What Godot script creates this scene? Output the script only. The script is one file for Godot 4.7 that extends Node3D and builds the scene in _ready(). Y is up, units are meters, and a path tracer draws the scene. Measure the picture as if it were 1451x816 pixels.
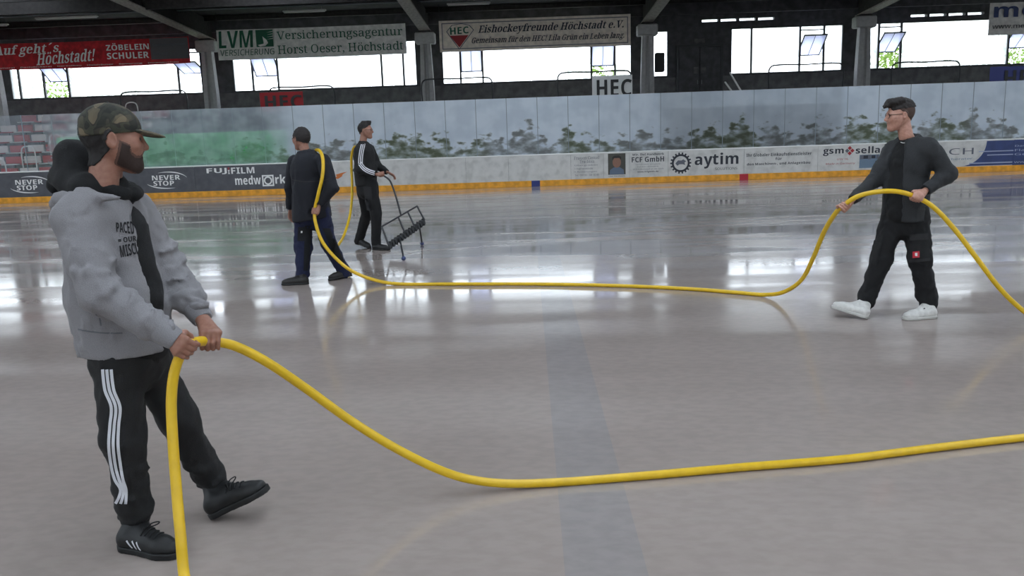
extends Node3D
# Workers drag a yellow water hose over the ice of a hockey hall; daylight comes in through translucent windows and roof strips out of view.

var M := {}
var taken := {}
var FONTS := {}

func _ready() -> void:
	setup_camera_and_light()
	make_materials()
	build_hall()
	build_stand()
	build_rink()
	build_banners()
	build_outside()
	build_people()
	build_hoses()
	build_sprayer()

func setup_camera_and_light() -> void:
	var cam := Camera3D.new()
	cam.name = "camera"
	cam.position = Vector3(0, 1.55, 0)
	cam.rotation = Vector3(deg_to_rad(-10.107), deg_to_rad(1.44), -0.0335)
	cam.fov = 39.0676
	cam.near = 0.05
	cam.far = 400.0
	add_child(cam)
	cam.current = true
	var sky_mat := ProceduralSkyMaterial.new()   # bright even overcast
	sky_mat.sky_top_color = Color(0.90, 0.95, 1.0)
	sky_mat.sky_horizon_color = Color(0.95, 0.975, 1.0)
	sky_mat.ground_bottom_color = Color(0.40, 0.41, 0.38)
	sky_mat.ground_horizon_color = Color(0.60, 0.62, 0.60)
	sky_mat.sky_energy_multiplier = 1.0
	var sky := Sky.new()
	sky.sky_material = sky_mat
	var env := Environment.new()
	env.background_mode = Environment.BG_SKY
	env.sky = sky
	env.background_energy_multiplier = 7.4
	env.tonemap_mode = Environment.TONE_MAPPER_LINEAR
	env.tonemap_exposure = 0.98
	env.sdfgi_enabled = true
	env.ssao_enabled = true
	env.ssil_enabled = true
	var we := WorldEnvironment.new()
	we.name = "world_environment"
	we.environment = env
	add_child(we)

# ---------------------------------------------------------------- helpers
func numbered(called: String) -> String:
	var n: int = taken.get(called, 0)
	taken[called] = n + 1
	return called if n == 0 else "%s_%03d" % [called, n]

func meta(o: Node, label := "", category := "", group := "", kind := "") -> void:
	if label: o.set_meta("label", label)
	if category: o.set_meta("category", category)
	if group: o.set_meta("group", group)
	if kind: o.set_meta("kind", kind)

func thing(called: String, label: String, category: String, at := Vector3.ZERO, group := "", kind := "") -> Node3D:
	var o := Node3D.new()
	o.name = numbered(called)
	o.position = at
	meta(o, label, category, group, kind)
	add_child(o, true)
	return o

func setting(called: String, label: String, at := Vector3.ZERO) -> Node3D:
	var o := Node3D.new()
	o.name = called
	o.position = at
	meta(o, label, "", "", "structure")
	o.set_meta("category", called.split("_")[0])
	add_child(o, true)
	return o

func part(called: String, mesh: Mesh, m: Material, parent: Node, at := Vector3.ZERO) -> MeshInstance3D:
	var o := MeshInstance3D.new()
	o.name = called
	o.mesh = mesh
	o.material_override = m
	o.position = at
	o.cast_shadow = GeometryInstance3D.SHADOW_CASTING_SETTING_ON
	parent.add_child(o, true)
	return o

func solo(called: String, mesh: Mesh, m: Material, label: String, category: String, at := Vector3.ZERO, group := "", kind := "") -> MeshInstance3D:
	var o := part(numbered(called), mesh, m, self, at)
	meta(o, label, category, group, kind)
	return o

func st() -> SurfaceTool:
	var s := SurfaceTool.new()
	s.begin(Mesh.PRIMITIVE_TRIANGLES)
	return s

func done(s: SurfaceTool) -> ArrayMesh:
	return s.commit()

func face(s: SurfaceTool, a: Vector3, b: Vector3, c: Vector3, d: Vector3, n: Vector3, uva := Vector2.ZERO, uvb := Vector2(1, 0), uvc := Vector2(1, 1), uvd := Vector2(0, 1)) -> void:
	# a b c d anticlockwise seen from the side n points to
	s.set_normal(n)
	var p := [a, c, b, a, d, c]
	var u := [uva, uvc, uvb, uva, uvd, uvc]
	for i in 6:
		s.set_uv(u[i])
		s.add_vertex(p[i])

# box with chamfered edges
func box(s: SurfaceTool, c: Vector3, size: Vector3, bevel := 0.0, b := Basis.IDENTITY) -> void:
	var h := size * 0.5
	var v := minf(bevel, minf(h.x, minf(h.y, h.z)) * 0.9)
	for ax in 3:
		for sg in [-1.0, 1.0]:
			var n := Vector3.ZERO
			n[ax] = sg
			var u := Vector3.ZERO
			u[(ax + 1) % 3] = 1.0
			var w := n.cross(u)
			var hu: float = h[(ax + 1) % 3] - v
			var hw: float = h[(ax + 2) % 3] - v
			var o: Vector3 = n * h[ax]
			face(s, c + b * (o - u * hu - w * hw), c + b * (o + u * hu - w * hw), c + b * (o + u * hu + w * hw), c + b * (o - u * hu + w * hw), b * n)
	if v <= 0.0:
		return
	for ax in 3:
		var a1 := (ax + 1) % 3
		var a2 := (ax + 2) % 3
		for s1 in [-1.0, 1.0]:
			for s2 in [-1.0, 1.0]:
				var e := Vector3.ZERO
				e[ax] = h[ax] - v
				var p1 := Vector3.ZERO
				p1[a1] = s1 * h[a1]
				p1[a2] = s2 * (h[a2] - v)
				var p2 := Vector3.ZERO
				p2[a1] = s1 * (h[a1] - v)
				p2[a2] = s2 * h[a2]
				var n2 := Vector3.ZERO
				n2[a1] = s1
				n2[a2] = s2
				n2 = n2.normalized()
				var q := [p1 - e, p1 + e, p2 + e, p2 - e]
				if (q[1] - q[0]).cross(q[3] - q[0]).dot(n2) < 0:
					q.reverse()
				face(s, c + b * q[0], c + b * q[1], c + b * q[2], c + b * q[3], b * n2)

func box_mesh(size: Vector3, bevel := 0.0) -> ArrayMesh:
	var s := st()
	box(s, Vector3.ZERO, size, bevel)
	return done(s)

func bar(s: SurfaceTool, a: Vector3, c: Vector3, w: float, t: float, up := Vector3.UP) -> void:
	var d := (c - a)
	var x := d.normalized()
	var z := x.cross(up).normalized()
	if z.length() < 0.5:
		z = x.cross(Vector3.RIGHT).normalized()
	var y := z.cross(x)
	box(s, (a + c) * 0.5, Vector3(d.length(), t, w), minf(w, t) * 0.12, Basis(x, y, z))

# smooth tube along points
func tube(pts: PackedVector3Array, r: float, sides := 10, radii := PackedFloat32Array()) -> ArrayMesh:
	var vs := PackedVector3Array()
	var ns := PackedVector3Array()
	var uv := PackedVector2Array()
	var ix := PackedInt32Array()
	var n := pts.size()
	var t0 := (pts[1] - pts[0]).normalized()
	var u := t0.cross(Vector3.UP)
	if u.length() < 0.1:
		u = t0.cross(Vector3.RIGHT)
	u = u.normalized()
	var along := 0.0
	for i in n:
		var t := (pts[mini(i + 1, n - 1)] - pts[maxi(i - 1, 0)]).normalized()
		u = (u - t * u.dot(t)).normalized()
		var w := t.cross(u)
		var rr := radii[i] if radii.size() else r
		if i > 0:
			along += pts[i].distance_to(pts[i - 1])
		for k in sides + 1:
			var a := TAU * k / sides
			var d := u * cos(a) + w * sin(a)
			vs.append(pts[i] + d * rr)
			ns.append(d)
			uv.append(Vector2(float(k) / sides, along))
	var row := sides + 1
	for i in n - 1:
		for k in sides:
			var a := i * row + k
			ix.append_array([a, a + row, a + 1, a + 1, a + row, a + row + 1])
	for e in 2:
		var i := 0 if e == 0 else n - 1
		var t := (pts[1] - pts[0]).normalized() * -1.0 if e == 0 else (pts[n - 1] - pts[n - 2]).normalized()
		var c := vs.size()
		vs.append(pts[i])
		ns.append(t)
		uv.append(Vector2(0.5, 0))
		for k in sides + 1:
			vs.append(vs[i * row + k])
			ns.append(t)
			uv.append(Vector2(0.5, 0))
		for k in sides:
			if e == 0:
				ix.append_array([c, c + 1 + k, c + 2 + k])
			else:
				ix.append_array([c, c + 2 + k, c + 1 + k])
	return arrays(vs, ns, uv, ix)

func arrays(vs: PackedVector3Array, ns: PackedVector3Array, uv: PackedVector2Array, ix: PackedInt32Array) -> ArrayMesh:
	var a := []
	a.resize(Mesh.ARRAY_MAX)
	a[Mesh.ARRAY_VERTEX] = vs
	a[Mesh.ARRAY_NORMAL] = ns
	if uv.size():
		a[Mesh.ARRAY_TEX_UV] = uv
	a[Mesh.ARRAY_INDEX] = ix
	var m := ArrayMesh.new()
	m.add_surface_from_arrays(Mesh.PRIMITIVE_TRIANGLES, a)
	return m

func smooth_path(pts: Array, step := 0.05) -> PackedVector3Array:
	var c := Curve3D.new()
	c.bake_interval = step
	var n := pts.size()
	for i in n:
		var p: Vector3 = pts[i]
		var t := Vector3.ZERO
		if i > 0 and i < n - 1:
			t = (pts[i + 1] - pts[i - 1]).normalized()
		var lin := 0.0
		var lout := 0.0
		if i > 0: lin = p.distance_to(pts[i - 1]) / 3.0
		if i < n - 1: lout = p.distance_to(pts[i + 1]) / 3.0
		c.add_point(p, -t * lin, t * lout)
	return c.get_baked_points()

# flat polygon plate with thickness, in the xy plane, front at z = +t/2
func plate(poly: PackedVector2Array, t: float) -> ArrayMesh:
	var s := st()
	if not Geometry2D.is_polygon_clockwise(poly):
		poly.reverse()
	var tri := Geometry2D.triangulate_polygon(poly)
	for i in range(0, tri.size(), 3):
		var a := poly[tri[i]]
		var b := poly[tri[i + 1]]
		var c := poly[tri[i + 2]]
		if (b - a).cross(c - a) > 0:
			var q := b
			b = c
			c = q
		s.set_normal(Vector3.BACK)
		for p in [a, b, c]:
			s.add_vertex(Vector3(p.x, p.y, t / 2))
		s.set_normal(Vector3.FORWARD)
		for p in [a, c, b]:
			s.add_vertex(Vector3(p.x, p.y, -t / 2))
	for i in poly.size():
		var a := poly[i]
		var b := poly[(i + 1) % poly.size()]
		var d := (b - a).normalized()
		var n := Vector3(-d.y, d.x, 0)
		s.set_normal(n)
		var f := [Vector3(a.x, a.y, t / 2), Vector3(b.x, b.y, t / 2), Vector3(b.x, b.y, -t / 2), Vector3(a.x, a.y, -t / 2)]
		var order := [0, 1, 2, 0, 2, 3]
		if (f[1] - f[0]).cross(f[2] - f[0]).dot(n) > 0:
			order = [0, 2, 1, 0, 3, 2]
		for k in order:
			s.add_vertex(f[k])
	return done(s)

# wall of the given extent with rectangular holes; plane xy, thickness along z
func holed(x0: float, x1: float, y0: float, y1: float, t: float, holes: Array) -> ArrayMesh:
	var xs := [x0, x1]
	var ys := [y0, y1]
	for h in holes:
		xs.append_array([h[0], h[1]])
		ys.append_array([h[2], h[3]])
	xs.sort()
	ys.sort()
	var s := st()
	for j in ys.size() - 1:
		if ys[j + 1] - ys[j] < 1e-5: continue
		var i := 0
		var run := -1
		while i < xs.size():
			var open := i == xs.size() - 1
			if not open:
				var cx: float = (xs[i] + xs[i + 1]) / 2
				var cy: float = (ys[j] + ys[j + 1]) / 2
				for h in holes:
					if cx > h[0] and cx < h[1] and cy > h[2] and cy < h[3]:
						open = true
			if open:
				if run >= 0 and xs[i] - xs[run] > 1e-5:
					box(s, Vector3((xs[run] + xs[i]) / 2, (ys[j] + ys[j + 1]) / 2, 0), Vector3(xs[i] - xs[run], ys[j + 1] - ys[j], t))
				run = -1
			elif run < 0:
				run = i
			i += 1
	return done(s)

func font(called: String) -> SystemFont:
	if not FONTS.has(called):
		var f := SystemFont.new()
		var bits := called.split("/")
		f.font_names = PackedStringArray([bits[0]])
		f.font_weight = 700 if bits.size() > 1 else 400
		FONTS[called] = f
	return FONTS[called]

# lettering fitted into the rectangle x0..x1, y0..y1 of the parent's xy plane, standing out by depth
func letters(parent: Node, text: String, f: String, x0: float, x1: float, y0: float, y1: float, z: float, m: Material, slant := 0.0, called := "lettering", depth := 0.004, turn := 0.0) -> MeshInstance3D:
	var t := TextMesh.new()
	t.text = text
	t.font = font(f)
	t.font_size = 48
	t.pixel_size = 0.01
	t.depth = 0.02
	t.curve_step = 3.0
	t.horizontal_alignment = HORIZONTAL_ALIGNMENT_LEFT
	var bb := t.get_aabb()
	var a := t.get_mesh_arrays()
	var vs: PackedVector3Array = a[Mesh.ARRAY_VERTEX]
	if vs.size() == 0:
		print("no text: ", text)
		return null
	var lo := vs[0]
	var hi := vs[0]
	for v in vs:
		lo = lo.min(v)
		hi = hi.max(v)
	bb = AABB(lo, hi - lo)
	var out := PackedVector3Array()
	var hh := y1 - y0
	var run := tan(slant) * hh
	for v in vs:
		var u := (v.x - bb.position.x) / bb.size.x
		var w := (v.y - bb.position.y) / bb.size.y
		out.append(Vector3(x0 + u * (x1 - x0 - run) + w * run, y0 + w * hh + turn * u * (x1 - x0), z + (v.z / 0.02) * depth))
	var b := []
	b.resize(Mesh.ARRAY_MAX)
	b[Mesh.ARRAY_VERTEX] = out
	b[Mesh.ARRAY_NORMAL] = a[Mesh.ARRAY_NORMAL]
	b[Mesh.ARRAY_INDEX] = a[Mesh.ARRAY_INDEX]
	var am := ArrayMesh.new()
	am.add_surface_from_arrays(Mesh.PRIMITIVE_TRIANGLES, b)
	return part(called, am, m, parent)

# ---------------------------------------------------------------- materials
func noise(fr: float, sd: int, oct := 4, kind := FastNoiseLite.TYPE_SIMPLEX_SMOOTH) -> FastNoiseLite:
	var n := FastNoiseLite.new()
	n.noise_type = kind
	n.frequency = fr
	n.seed = sd
	n.fractal_octaves = oct
	return n

func noise_tex(fr: float, sd: int, stops: Array, size := 512, oct := 4, normal := false, bump := 4.0, kind := FastNoiseLite.TYPE_SIMPLEX_SMOOTH, hard := false) -> NoiseTexture2D:
	var t := NoiseTexture2D.new()
	t.width = size
	t.height = size
	t.seamless = true
	t.noise = noise(fr, sd, oct, kind)
	if normal:
		t.as_normal_map = true
		t.bump_strength = bump
	else:
		var g := Gradient.new()
		if hard:
			g.interpolation_mode = Gradient.GRADIENT_INTERPOLATE_CONSTANT
		var off := PackedFloat32Array()
		var col := PackedColorArray()
		for s in stops:
			off.append(s[0])
			col.append(s[1])
		g.offsets = off
		g.colors = col
		t.color_ramp = g
	return t

func grey(v: float) -> Color:
	return Color(v, v, v)

func mat(c: Color, rough := 0.7, metal := 0.0) -> StandardMaterial3D:
	var m := StandardMaterial3D.new()
	m.albedo_color = c
	m.roughness = rough
	m.metallic = metal
	return m

# colour with a fine and a coarse grain, looked up by place
func grained(c: Color, rough: float, scale: float, contrast: float, sd: int, metal := 0.0) -> StandardMaterial3D:
	var m := mat(c, rough, metal)
	m.albedo_texture = noise_tex(0.02, sd, [[0.15, grey(1.0 - contrast)], [0.85, grey(1.0)]], 256, 5)
	m.uv1_triplanar = true
	m.uv1_world_triplanar = true
	m.uv1_scale = Vector3.ONE * scale
	return m

func cloth(c: Color, rough: float, grain: Texture2D, weave: Texture2D, sheen := 0.3, scale := 3.0) -> StandardMaterial3D:
	var m := mat(c, rough)
	m.albedo_texture = grain
	m.normal_enabled = true
	m.normal_texture = weave
	m.normal_scale = 0.5
	m.uv1_triplanar = true
	m.uv1_scale = Vector3.ONE * scale
	m.rim_enabled = sheen > 0
	m.rim = sheen
	m.rim_tint = 0.6
	return m

func make_materials() -> void:
	# ice: frosted, wet, streaked along the rink
	var ice := mat(Color(0.625, 0.58, 0.555), 1.0)
	ice.albedo_texture = noise_tex(0.012, 3, [[0.0, Color(0.93, 0.925, 0.92)], [1.0, Color(1, 1, 1)]], 512, 5)
	ice.roughness_texture = noise_tex(0.010, 11, [[0.2, grey(0.06)], [0.45, grey(0.10)], [0.6, grey(0.16)], [0.8, grey(0.23)]], 512, 3)
	ice.uv1_triplanar = true
	ice.uv1_world_triplanar = true
	ice.uv1_scale = Vector3(0.03, 0.05, 0.16)
	ice.metallic_specular = 0.5
	ice.detail_enabled = true
	ice.detail_blend_mode = BaseMaterial3D.BLEND_MODE_MUL
	ice.detail_albedo = noise_tex(0.03, 23, [[0.2, grey(0.965)], [0.7, grey(1.0)]], 512, 4)
	ice.detail_uv_layer = BaseMaterial3D.DETAIL_UV_2
	ice.uv2_triplanar = true
	ice.uv2_world_triplanar = true
	ice.uv2_scale = Vector3(0.5, 0.5, 0.9)
	M.ice = ice
	var line := ice.duplicate()
	line.albedo_color = Color(0.592, 0.565, 0.556)
	M.ice_line = line
	M.concrete = grained(Color(0.42, 0.42, 0.42), 0.9, 0.6, 0.25, 5)
	M.dark_wall = grained(Color(0.44, 0.44, 0.445), 0.85, 0.4, 0.2, 6)
	M.lintel = grained(Color(0.33, 0.33, 0.34), 0.85, 0.4, 0.2, 7)
	M.roof = grained(Color(0.18, 0.175, 0.17), 0.9, 0.5, 0.25, 8)
	M.beam = grained(Color(0.20, 0.185, 0.18), 0.7, 0.9, 0.3, 9)
	M.flange = grained(Color(0.66, 0.63, 0.60), 0.6, 0.9, 0.25, 10)
	M.column = grained(Color(0.70, 0.70, 0.70), 0.85, 0.8, 0.07, 12)
	M.frame = mat(Color(0.20, 0.21, 0.22), 0.5)
	M.steel = mat(Color(0.45, 0.47, 0.48), 0.4, 0.7)
	M.black = mat(Color(0.10, 0.10, 0.105), 0.6)
	M.white = mat(Color(0.86, 0.86, 0.85), 0.5)
	var pane := mat(Color(0.97, 0.985, 1.0, 0.45), 0.5)   # multiwall plastic glazing
	pane.transparency = BaseMaterial3D.TRANSPARENCY_ALPHA
	pane.backlight_enabled = true
	pane.backlight = Color(1, 1, 1)
	M.pane = pane
	var flap := mat(Color(0.90, 0.91, 1.0, 0.84), 0.5)
	flap.transparency = BaseMaterial3D.TRANSPARENCY_ALPHA
	flap.backlight_enabled = true
	flap.backlight = Color(0.9, 0.91, 1.0)
	M.flap = flap
	var unseen_roof_light := mat(Color(0.97, 0.98, 1.0, 0.4), 0.5)
	unseen_roof_light.transparency = BaseMaterial3D.TRANSPARENCY_ALPHA
	unseen_roof_light.backlight_enabled = true
	unseen_roof_light.backlight = Color(1, 1, 1)
	M.unseen_roof_light = unseen_roof_light
	# boards
	var board := mat(Color(0.83, 0.825, 0.81), 0.45)
	board.albedo_texture = noise_tex(0.015, 31, [[0.2, grey(0.9)], [0.5, grey(0.97)], [0.8, grey(1.0)]], 256, 6)
	board.uv1_triplanar = true
	board.uv1_world_triplanar = true
	board.uv1_scale = Vector3.ONE * 0.5
	M.board = board
	M.board_dark = grained(Color(0.335, 0.34, 0.365), 0.45, 0.5, 0.12, 32)
	M.board_blue = grained(Color(0.20, 0.27, 0.47), 0.45, 0.5, 0.12, 33)
	M.kick = grained(Color(0.97, 0.68, 0.18), 0.5, 0.7, 0.15, 34)
	M.mark_blue = mat(Color(0.14, 0.20, 0.47), 0.5)
	M.mark_red = mat(Color(0.72, 0.13, 0.20), 0.5)
	M.glass_joint = mat(Color(0.55, 0.60, 0.63), 0.4)
	M.rail = mat(Color(0.88, 0.88, 0.87), 0.4)
	M.ink = mat(Color(0.17, 0.18, 0.22), 0.6)
	M.ink_soft = mat(Color(0.38, 0.39, 0.43), 0.6)
	M.ink_white = mat(Color(0.93, 0.93, 0.92), 0.6)
	M.ink_red = mat(Color(0.62, 0.17, 0.19), 0.6)
	M.ink_green = mat(Color(0.13, 0.36, 0.27), 0.7)
	M.ink_orange = mat(Color(0.80, 0.45, 0.20), 0.6)
	M.ink_blue = mat(Color(0.42, 0.50, 0.58), 0.6)
	M.print_pale = mat(Color(0.62, 0.66, 0.76), 0.6)
	M.green_wall = grained(Color(0.33, 0.78, 0.44), 0.8, 0.6, 0.3, 35)
	M.seat_red = mat(Color(0.66, 0.16, 0.20), 0.5)
	M.seat_white = mat(Color(0.82, 0.80, 0.79), 0.5)
	M.eye = mat(Color(0.22, 0.18, 0.16), 0.3)
	M.hair_dark = mat(Color(0.10, 0.085, 0.08), 0.75)
	M.beard = mat(Color(0.20, 0.145, 0.125), 0.8)
	M.stubble = mat(Color(0.36, 0.255, 0.215), 0.75)
	M.hair_brown = mat(Color(0.095, 0.07, 0.06), 0.7)
	M.hair_crop = mat(Color(0.27, 0.20, 0.17), 0.8)
	M.hair_grey = mat(Color(0.14, 0.12, 0.115), 0.8)
	M.print_black = mat(Color(0.09, 0.09, 0.10), 0.8)
	M.stripe = mat(Color(0.80, 0.80, 0.82), 0.7)
	M.shoe_black = grained(Color(0.055, 0.055, 0.06), 0.55, 6.0, 0.3, 91)
	M.sole_black = mat(Color(0.07, 0.07, 0.073), 0.6)
	M.shoe_white = grained(Color(0.84, 0.83, 0.81), 0.55, 5.0, 0.12, 92)
	M.sole_white = mat(Color(0.72, 0.71, 0.69), 0.6)
	M.shoe_brown = grained(Color(0.14, 0.125, 0.115), 0.6, 6.0, 0.3, 93)
	M.lace = mat(Color(0.06, 0.06, 0.065), 0.7)
	M.metal_dark = mat(Color(0.22, 0.225, 0.24), 0.45, 0.3)
	M.caster = mat(Color(0.20, 0.25, 0.42), 0.4)

# ---------------------------------------------------------------- the hall
const WALL_Z := -40.0
const COLS := [-35.2, -25.0, -14.8, -4.6, 5.62, 15.5, 25.7, 35.9]
const X0 := -36.0
const X1 := 46.0
const NEAR_Z := 9.0
const RIDGE_Z := -15.5
const SILL := 4.42
const TOP := 6.55

func roof_y(z: float) -> float:   # underside of the roof
	return 7.7 + 0.045 * (minf(z, 2.0 * RIDGE_Z - z) - WALL_Z)

func build_hall() -> void:
	# floor: the ice sheet and the slab round it
	var s := st()
	box(s, Vector3((X0 + X1) / 2, -0.1, (WALL_Z + NEAR_Z) / 2), Vector3(X1 - X0, 0.2, NEAR_Z - WALL_Z))
	var fl := part("floor", done(s), M.ice, self)
	meta(fl, "wet pale grey ice sheet with streaky reflections", "floor", "", "structure")
	var ln := part("line", box_mesh(Vector3(0.30, 0.004, 37.4)), M.ice_line, fl, Vector3(0.24, -0.0012, -10.4))
	ln.set_meta("label", "faint blue line under the ice")
	# wall at the far side, with the window openings and the slots above them
	var win := [[-25.0, -15.6], [-14.1, -5.2], [-4.0, 5.05], [6.05, 6.78], [9.72, 15.0], [16.2, 25.2], [26.3, 35.4], [-34.6, -25.9]]
	var holes := []
	for w in win:
		holes.append([w[0], w[1], SILL, TOP])
	for g in [[8.33, 6.86], [18.05, 6.74]]:
		for k in 4:
			holes.append([g[0] + 0.875 * k, g[0] + 0.875 * k + 0.80, g[1] - 0.02, g[1] + 0.14])
	var wall := part("wall_back", holed(X0, X1, SILL - 0.04, 8.6, 0.3, holes), M.lintel, self, Vector3(0, 0, WALL_Z - 0.15))
	meta(wall, "dark far wall above the stand with a long band of windows", "wall", "", "structure")
	part("wall_base", holed(X0, X1, 0, SILL - 0.04, 0.3, []), M.dark_wall, wall)
	for a in [["wall_front", Vector3((X0 + X1) / 2, 0, NEAR_Z + 0.15), 0.0, X1 - X0], ["wall_left", Vector3(X0 - 0.15, 0, (WALL_Z + NEAR_Z) / 2), PI / 2, NEAR_Z - WALL_Z], ["wall_right", Vector3(X1 + 0.15, 0, (WALL_Z + NEAR_Z) / 2), PI / 2, NEAR_Z - WALL_Z]]:
		var half: float = a[3] / 2
		var hs := []
		var n := int(a[3] / 10.0)
		for k in n:
			var c: float = -half + (k + 0.5) * a[3] / n
			hs.append([c - 4.3, c + 4.3, 3.6, TOP])
		var w := part(a[0], holed(-half, half, 0, 11.0 if a[2] else 8.6, 0.3, hs), M.dark_wall, self, a[1])
		w.rotation.y = a[2]
		meta(w, "hall wall out of the picture with a band of windows", "wall", "", "structure")
		for h in hs:
			part("pane", box_mesh(Vector3(h[1] - h[0], TOP - 3.6, 0.02)), M.pane, w, Vector3((h[0] + h[1]) / 2, (3.6 + TOP) / 2, 0))
	# roof: two slopes; translucent strips out of view, placed to light the ice
	var ceil_node := setting("ceiling", "dark roof of the hall with unseen translucent strips placed to light the ice")
	for side in [0, 1]:
		var za := WALL_Z if side == 0 else RIDGE_Z
		var zb := RIDGE_Z if side == 0 else NEAR_Z
		var run := zb - za
		var hs := []
		for i in COLS.size() - 1:
			var c: float = (COLS[i] + COLS[i + 1]) / 2
			if side == 1:
				hs.append([c - 1.5, c + 1.5, 1.5, run - 2.0])
			else:
				hs.append([c - 1.7, c + 1.7, 8.2, run - 6.5])
		var ang := atan((roof_y(zb) - roof_y(za)) / run)
		var slope := part("roof_slope", holed(X0, X1, 0, run / cos(ang), 0.12, hs), M.roof, ceil_node, Vector3(0, roof_y(za) + 0.06, za))
		slope.rotation.x = PI / 2 - ang
		for h in hs:
			var p := part("unseen_roof_light", box_mesh(Vector3(h[1] - h[0], h[3] - h[2], 0.02)), M.unseen_roof_light, slope, Vector3((h[0] + h[1]) / 2, (h[2] + h[3]) / 2, 0))
			p.set_meta("label", "unseen translucent roof strip placed to light the ice")
	for z in [-38.6, -36.2, -33.8]:
		var pu := part("purlin", box_mesh(Vector3(X1 - X0, 0.22, 0.12)), M.beam, ceil_node, Vector3((X0 + X1) / 2, roof_y(z) - 0.12, z))
	for k in 5:   # pale corrugated roof sheet in the end bay
		part("roof_sheet", box_mesh(Vector3(0.68, 0.03, 2.6), 0.01), M.white, ceil_node, Vector3(-21.6 + 0.72 * k, roof_y(-34.8) - 0.05, -34.8))
	for k in 9:   # deep joists added to hide the roof strips from the ice reflection
		var z := -32.4 + 2.0 * k
		part("added_joist", box_mesh(Vector3(X1 - X0, 0.95, 0.09)), M.beam, ceil_node, Vector3((X0 + X1) / 2, roof_y(z) - 0.49, z))
	part("fascia", box_mesh(Vector3(X1 - X0, 0.55, 0.2)), M.lintel, ceil_node, Vector3((X0 + X1) / 2, 7.44, -39.6))
	# girders and columns
	for i in COLS.size():
		var x: float = COLS[i]
		var g := thing("roof_girder", girder_label(i), "girder", Vector3(x, 6.74, -38.9), "roof girders over the rink")
		for side in [0, 1]:
			var za := -39.4 if side == 0 else RIDGE_Z
			var zb := RIDGE_Z if side == 0 else NEAR_Z - 0.3
			var ya := roof_y(za) - 0.98
			var yb := roof_y(zb) - 0.98
			var org := Vector3(x, 6.74, -38.9)
			var fs := st()
			bar(fs, Vector3(x, ya + 0.04, za) - org, Vector3(x, yb + 0.04, zb) - org, 0.50, 0.07)
			part("bottom_flange", done(fs), M.flange, g)
			fs = st()
			bar(fs, Vector3(x, ya + 0.5, za) - org, Vector3(x, yb + 0.5, zb) - org, 0.24, 0.86)
			part("web", done(fs), M.beam, g)
		column(x)
	# windows
	window("window_1", -25.0, -15.6, [-24.55, -23.35, -22.15, -16.75], [[-23.35, -22.15, 0.95], [-16.75, -15.65, 1.25]])
	window("window_2", -14.1, -5.2, [-13.15, -11.93, -6.9, -5.85], [[-13.15, -11.93, 0.75]])
	window("window_3", -4.0, 5.05, [-3.12, -2.06, 3.13, 4.25], [[-3.12, -2.06, 0.12], [3.13, 4.25, 0.5]])
	window("window_4", 6.05, 6.78, [], [])
	window("window_5", 9.72, 15.0, [10.7, 12.98, 14.1], [[12.98, 14.1, 0.9]])
	window("window_6", 16.2, 25.2, [16.66, 17.7, 22.7, 23.9], [[16.66, 17.7, 0.95], [22.7, 23.9, 0.9]])
	window("window_7", 26.3, 35.4, [], [])
	window("window_8", -34.6, -25.9, [], [])
	for g in [[8.33, 6.86, "slot windows above the dark double door", "window_9"], [18.05, 6.74, "slot windows above the long window beside the white web-address banner", "window_10"]]:
		var o := setting(g[3], "row of four small bright " + g[2], Vector3(g[0], g[1] - 0.02, WALL_Z))
		for k in 4:
			part("pane", box_mesh(Vector3(0.80, 0.16, 0.012)), M.pane, o, Vector3(0.875 * k + 0.40, 0.08, -0.2))
			part("slot_frame", frame_mesh(0.80, 0.16, 0.02, 0.05), M.frame, o, Vector3(0.875 * k + 0.40, 0.08, 0.02))
	door()
	lamps()

func girder_label(i: int) -> String:
	return "dark steel roof girder " + ["at the end wall behind the corner stand", "over the corner stand with red and white seats", "meeting the column beside the red banner", "over the column between two pale banners", "over the column with a black box", "over the column beside the slot windows", "beyond the white web-address banner", "at the end wall beyond the web-address banner"][i]

func column(x: float) -> void:
	var labels := {-14.8: "grey concrete column between the red banner and the green-lettered banner", -4.6: "grey concrete column between the green-lettered banner and the cream club banner", 5.62: "grey concrete column with a black box fixed beside it", 15.5: "grey concrete column beside the tilted window, right of the slot windows"}
	var o := thing("column", labels.get(x, "grey concrete column in an end bay of the hall"), "column", Vector3(x, 2.9, -38.9), "concrete columns along the stand")
	var s := st()
	# tapering shaft with two flutes: narrow at the top, flared foot
	var prof := [[0.0, 0.62, 0.40], [1.4, 0.60, 0.38], [3.3, 0.47, 0.34]]
	for k in prof.size() - 1:
		var a: Array = prof[k]
		var b: Array = prof[k + 1]
		var ra := ring(a[1], a[2], a[0])
		var rb := ring(b[1], b[2], b[0])
		for i in ra.size():
			var j := (i + 1) % ra.size()
			var n: Vector3 = (ra[j] - ra[i]).cross(rb[i] - ra[i]).normalized()
			face(s, ra[i], ra[j], rb[j], rb[i], n)
	part("shaft", done(s), M.column, o)
	part("capital", box_mesh(Vector3(0.92, 0.5, 0.62), 0.05), M.column, o, Vector3(0, 3.55, 0))
	part("bearing", box_mesh(Vector3(0.55, 0.12, 0.5), 0.02), M.beam, o, Vector3(0, 3.83, 0))

func ring(w: float, d: float, y: float) -> Array:   # plan of a column: grooved front, seen from above anticlockwise
	var h := w / 2
	var e := d / 2
	var g := h * 0.35
	var out := []
	for p in [[-h, e], [-g, e], [-g * 0.45, e - 0.12], [g * 0.45, e - 0.12], [g, e], [h, e], [h, -e], [-h, -e]]:
		out.append(Vector3(p[0], y, p[1]))
	return out

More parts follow.
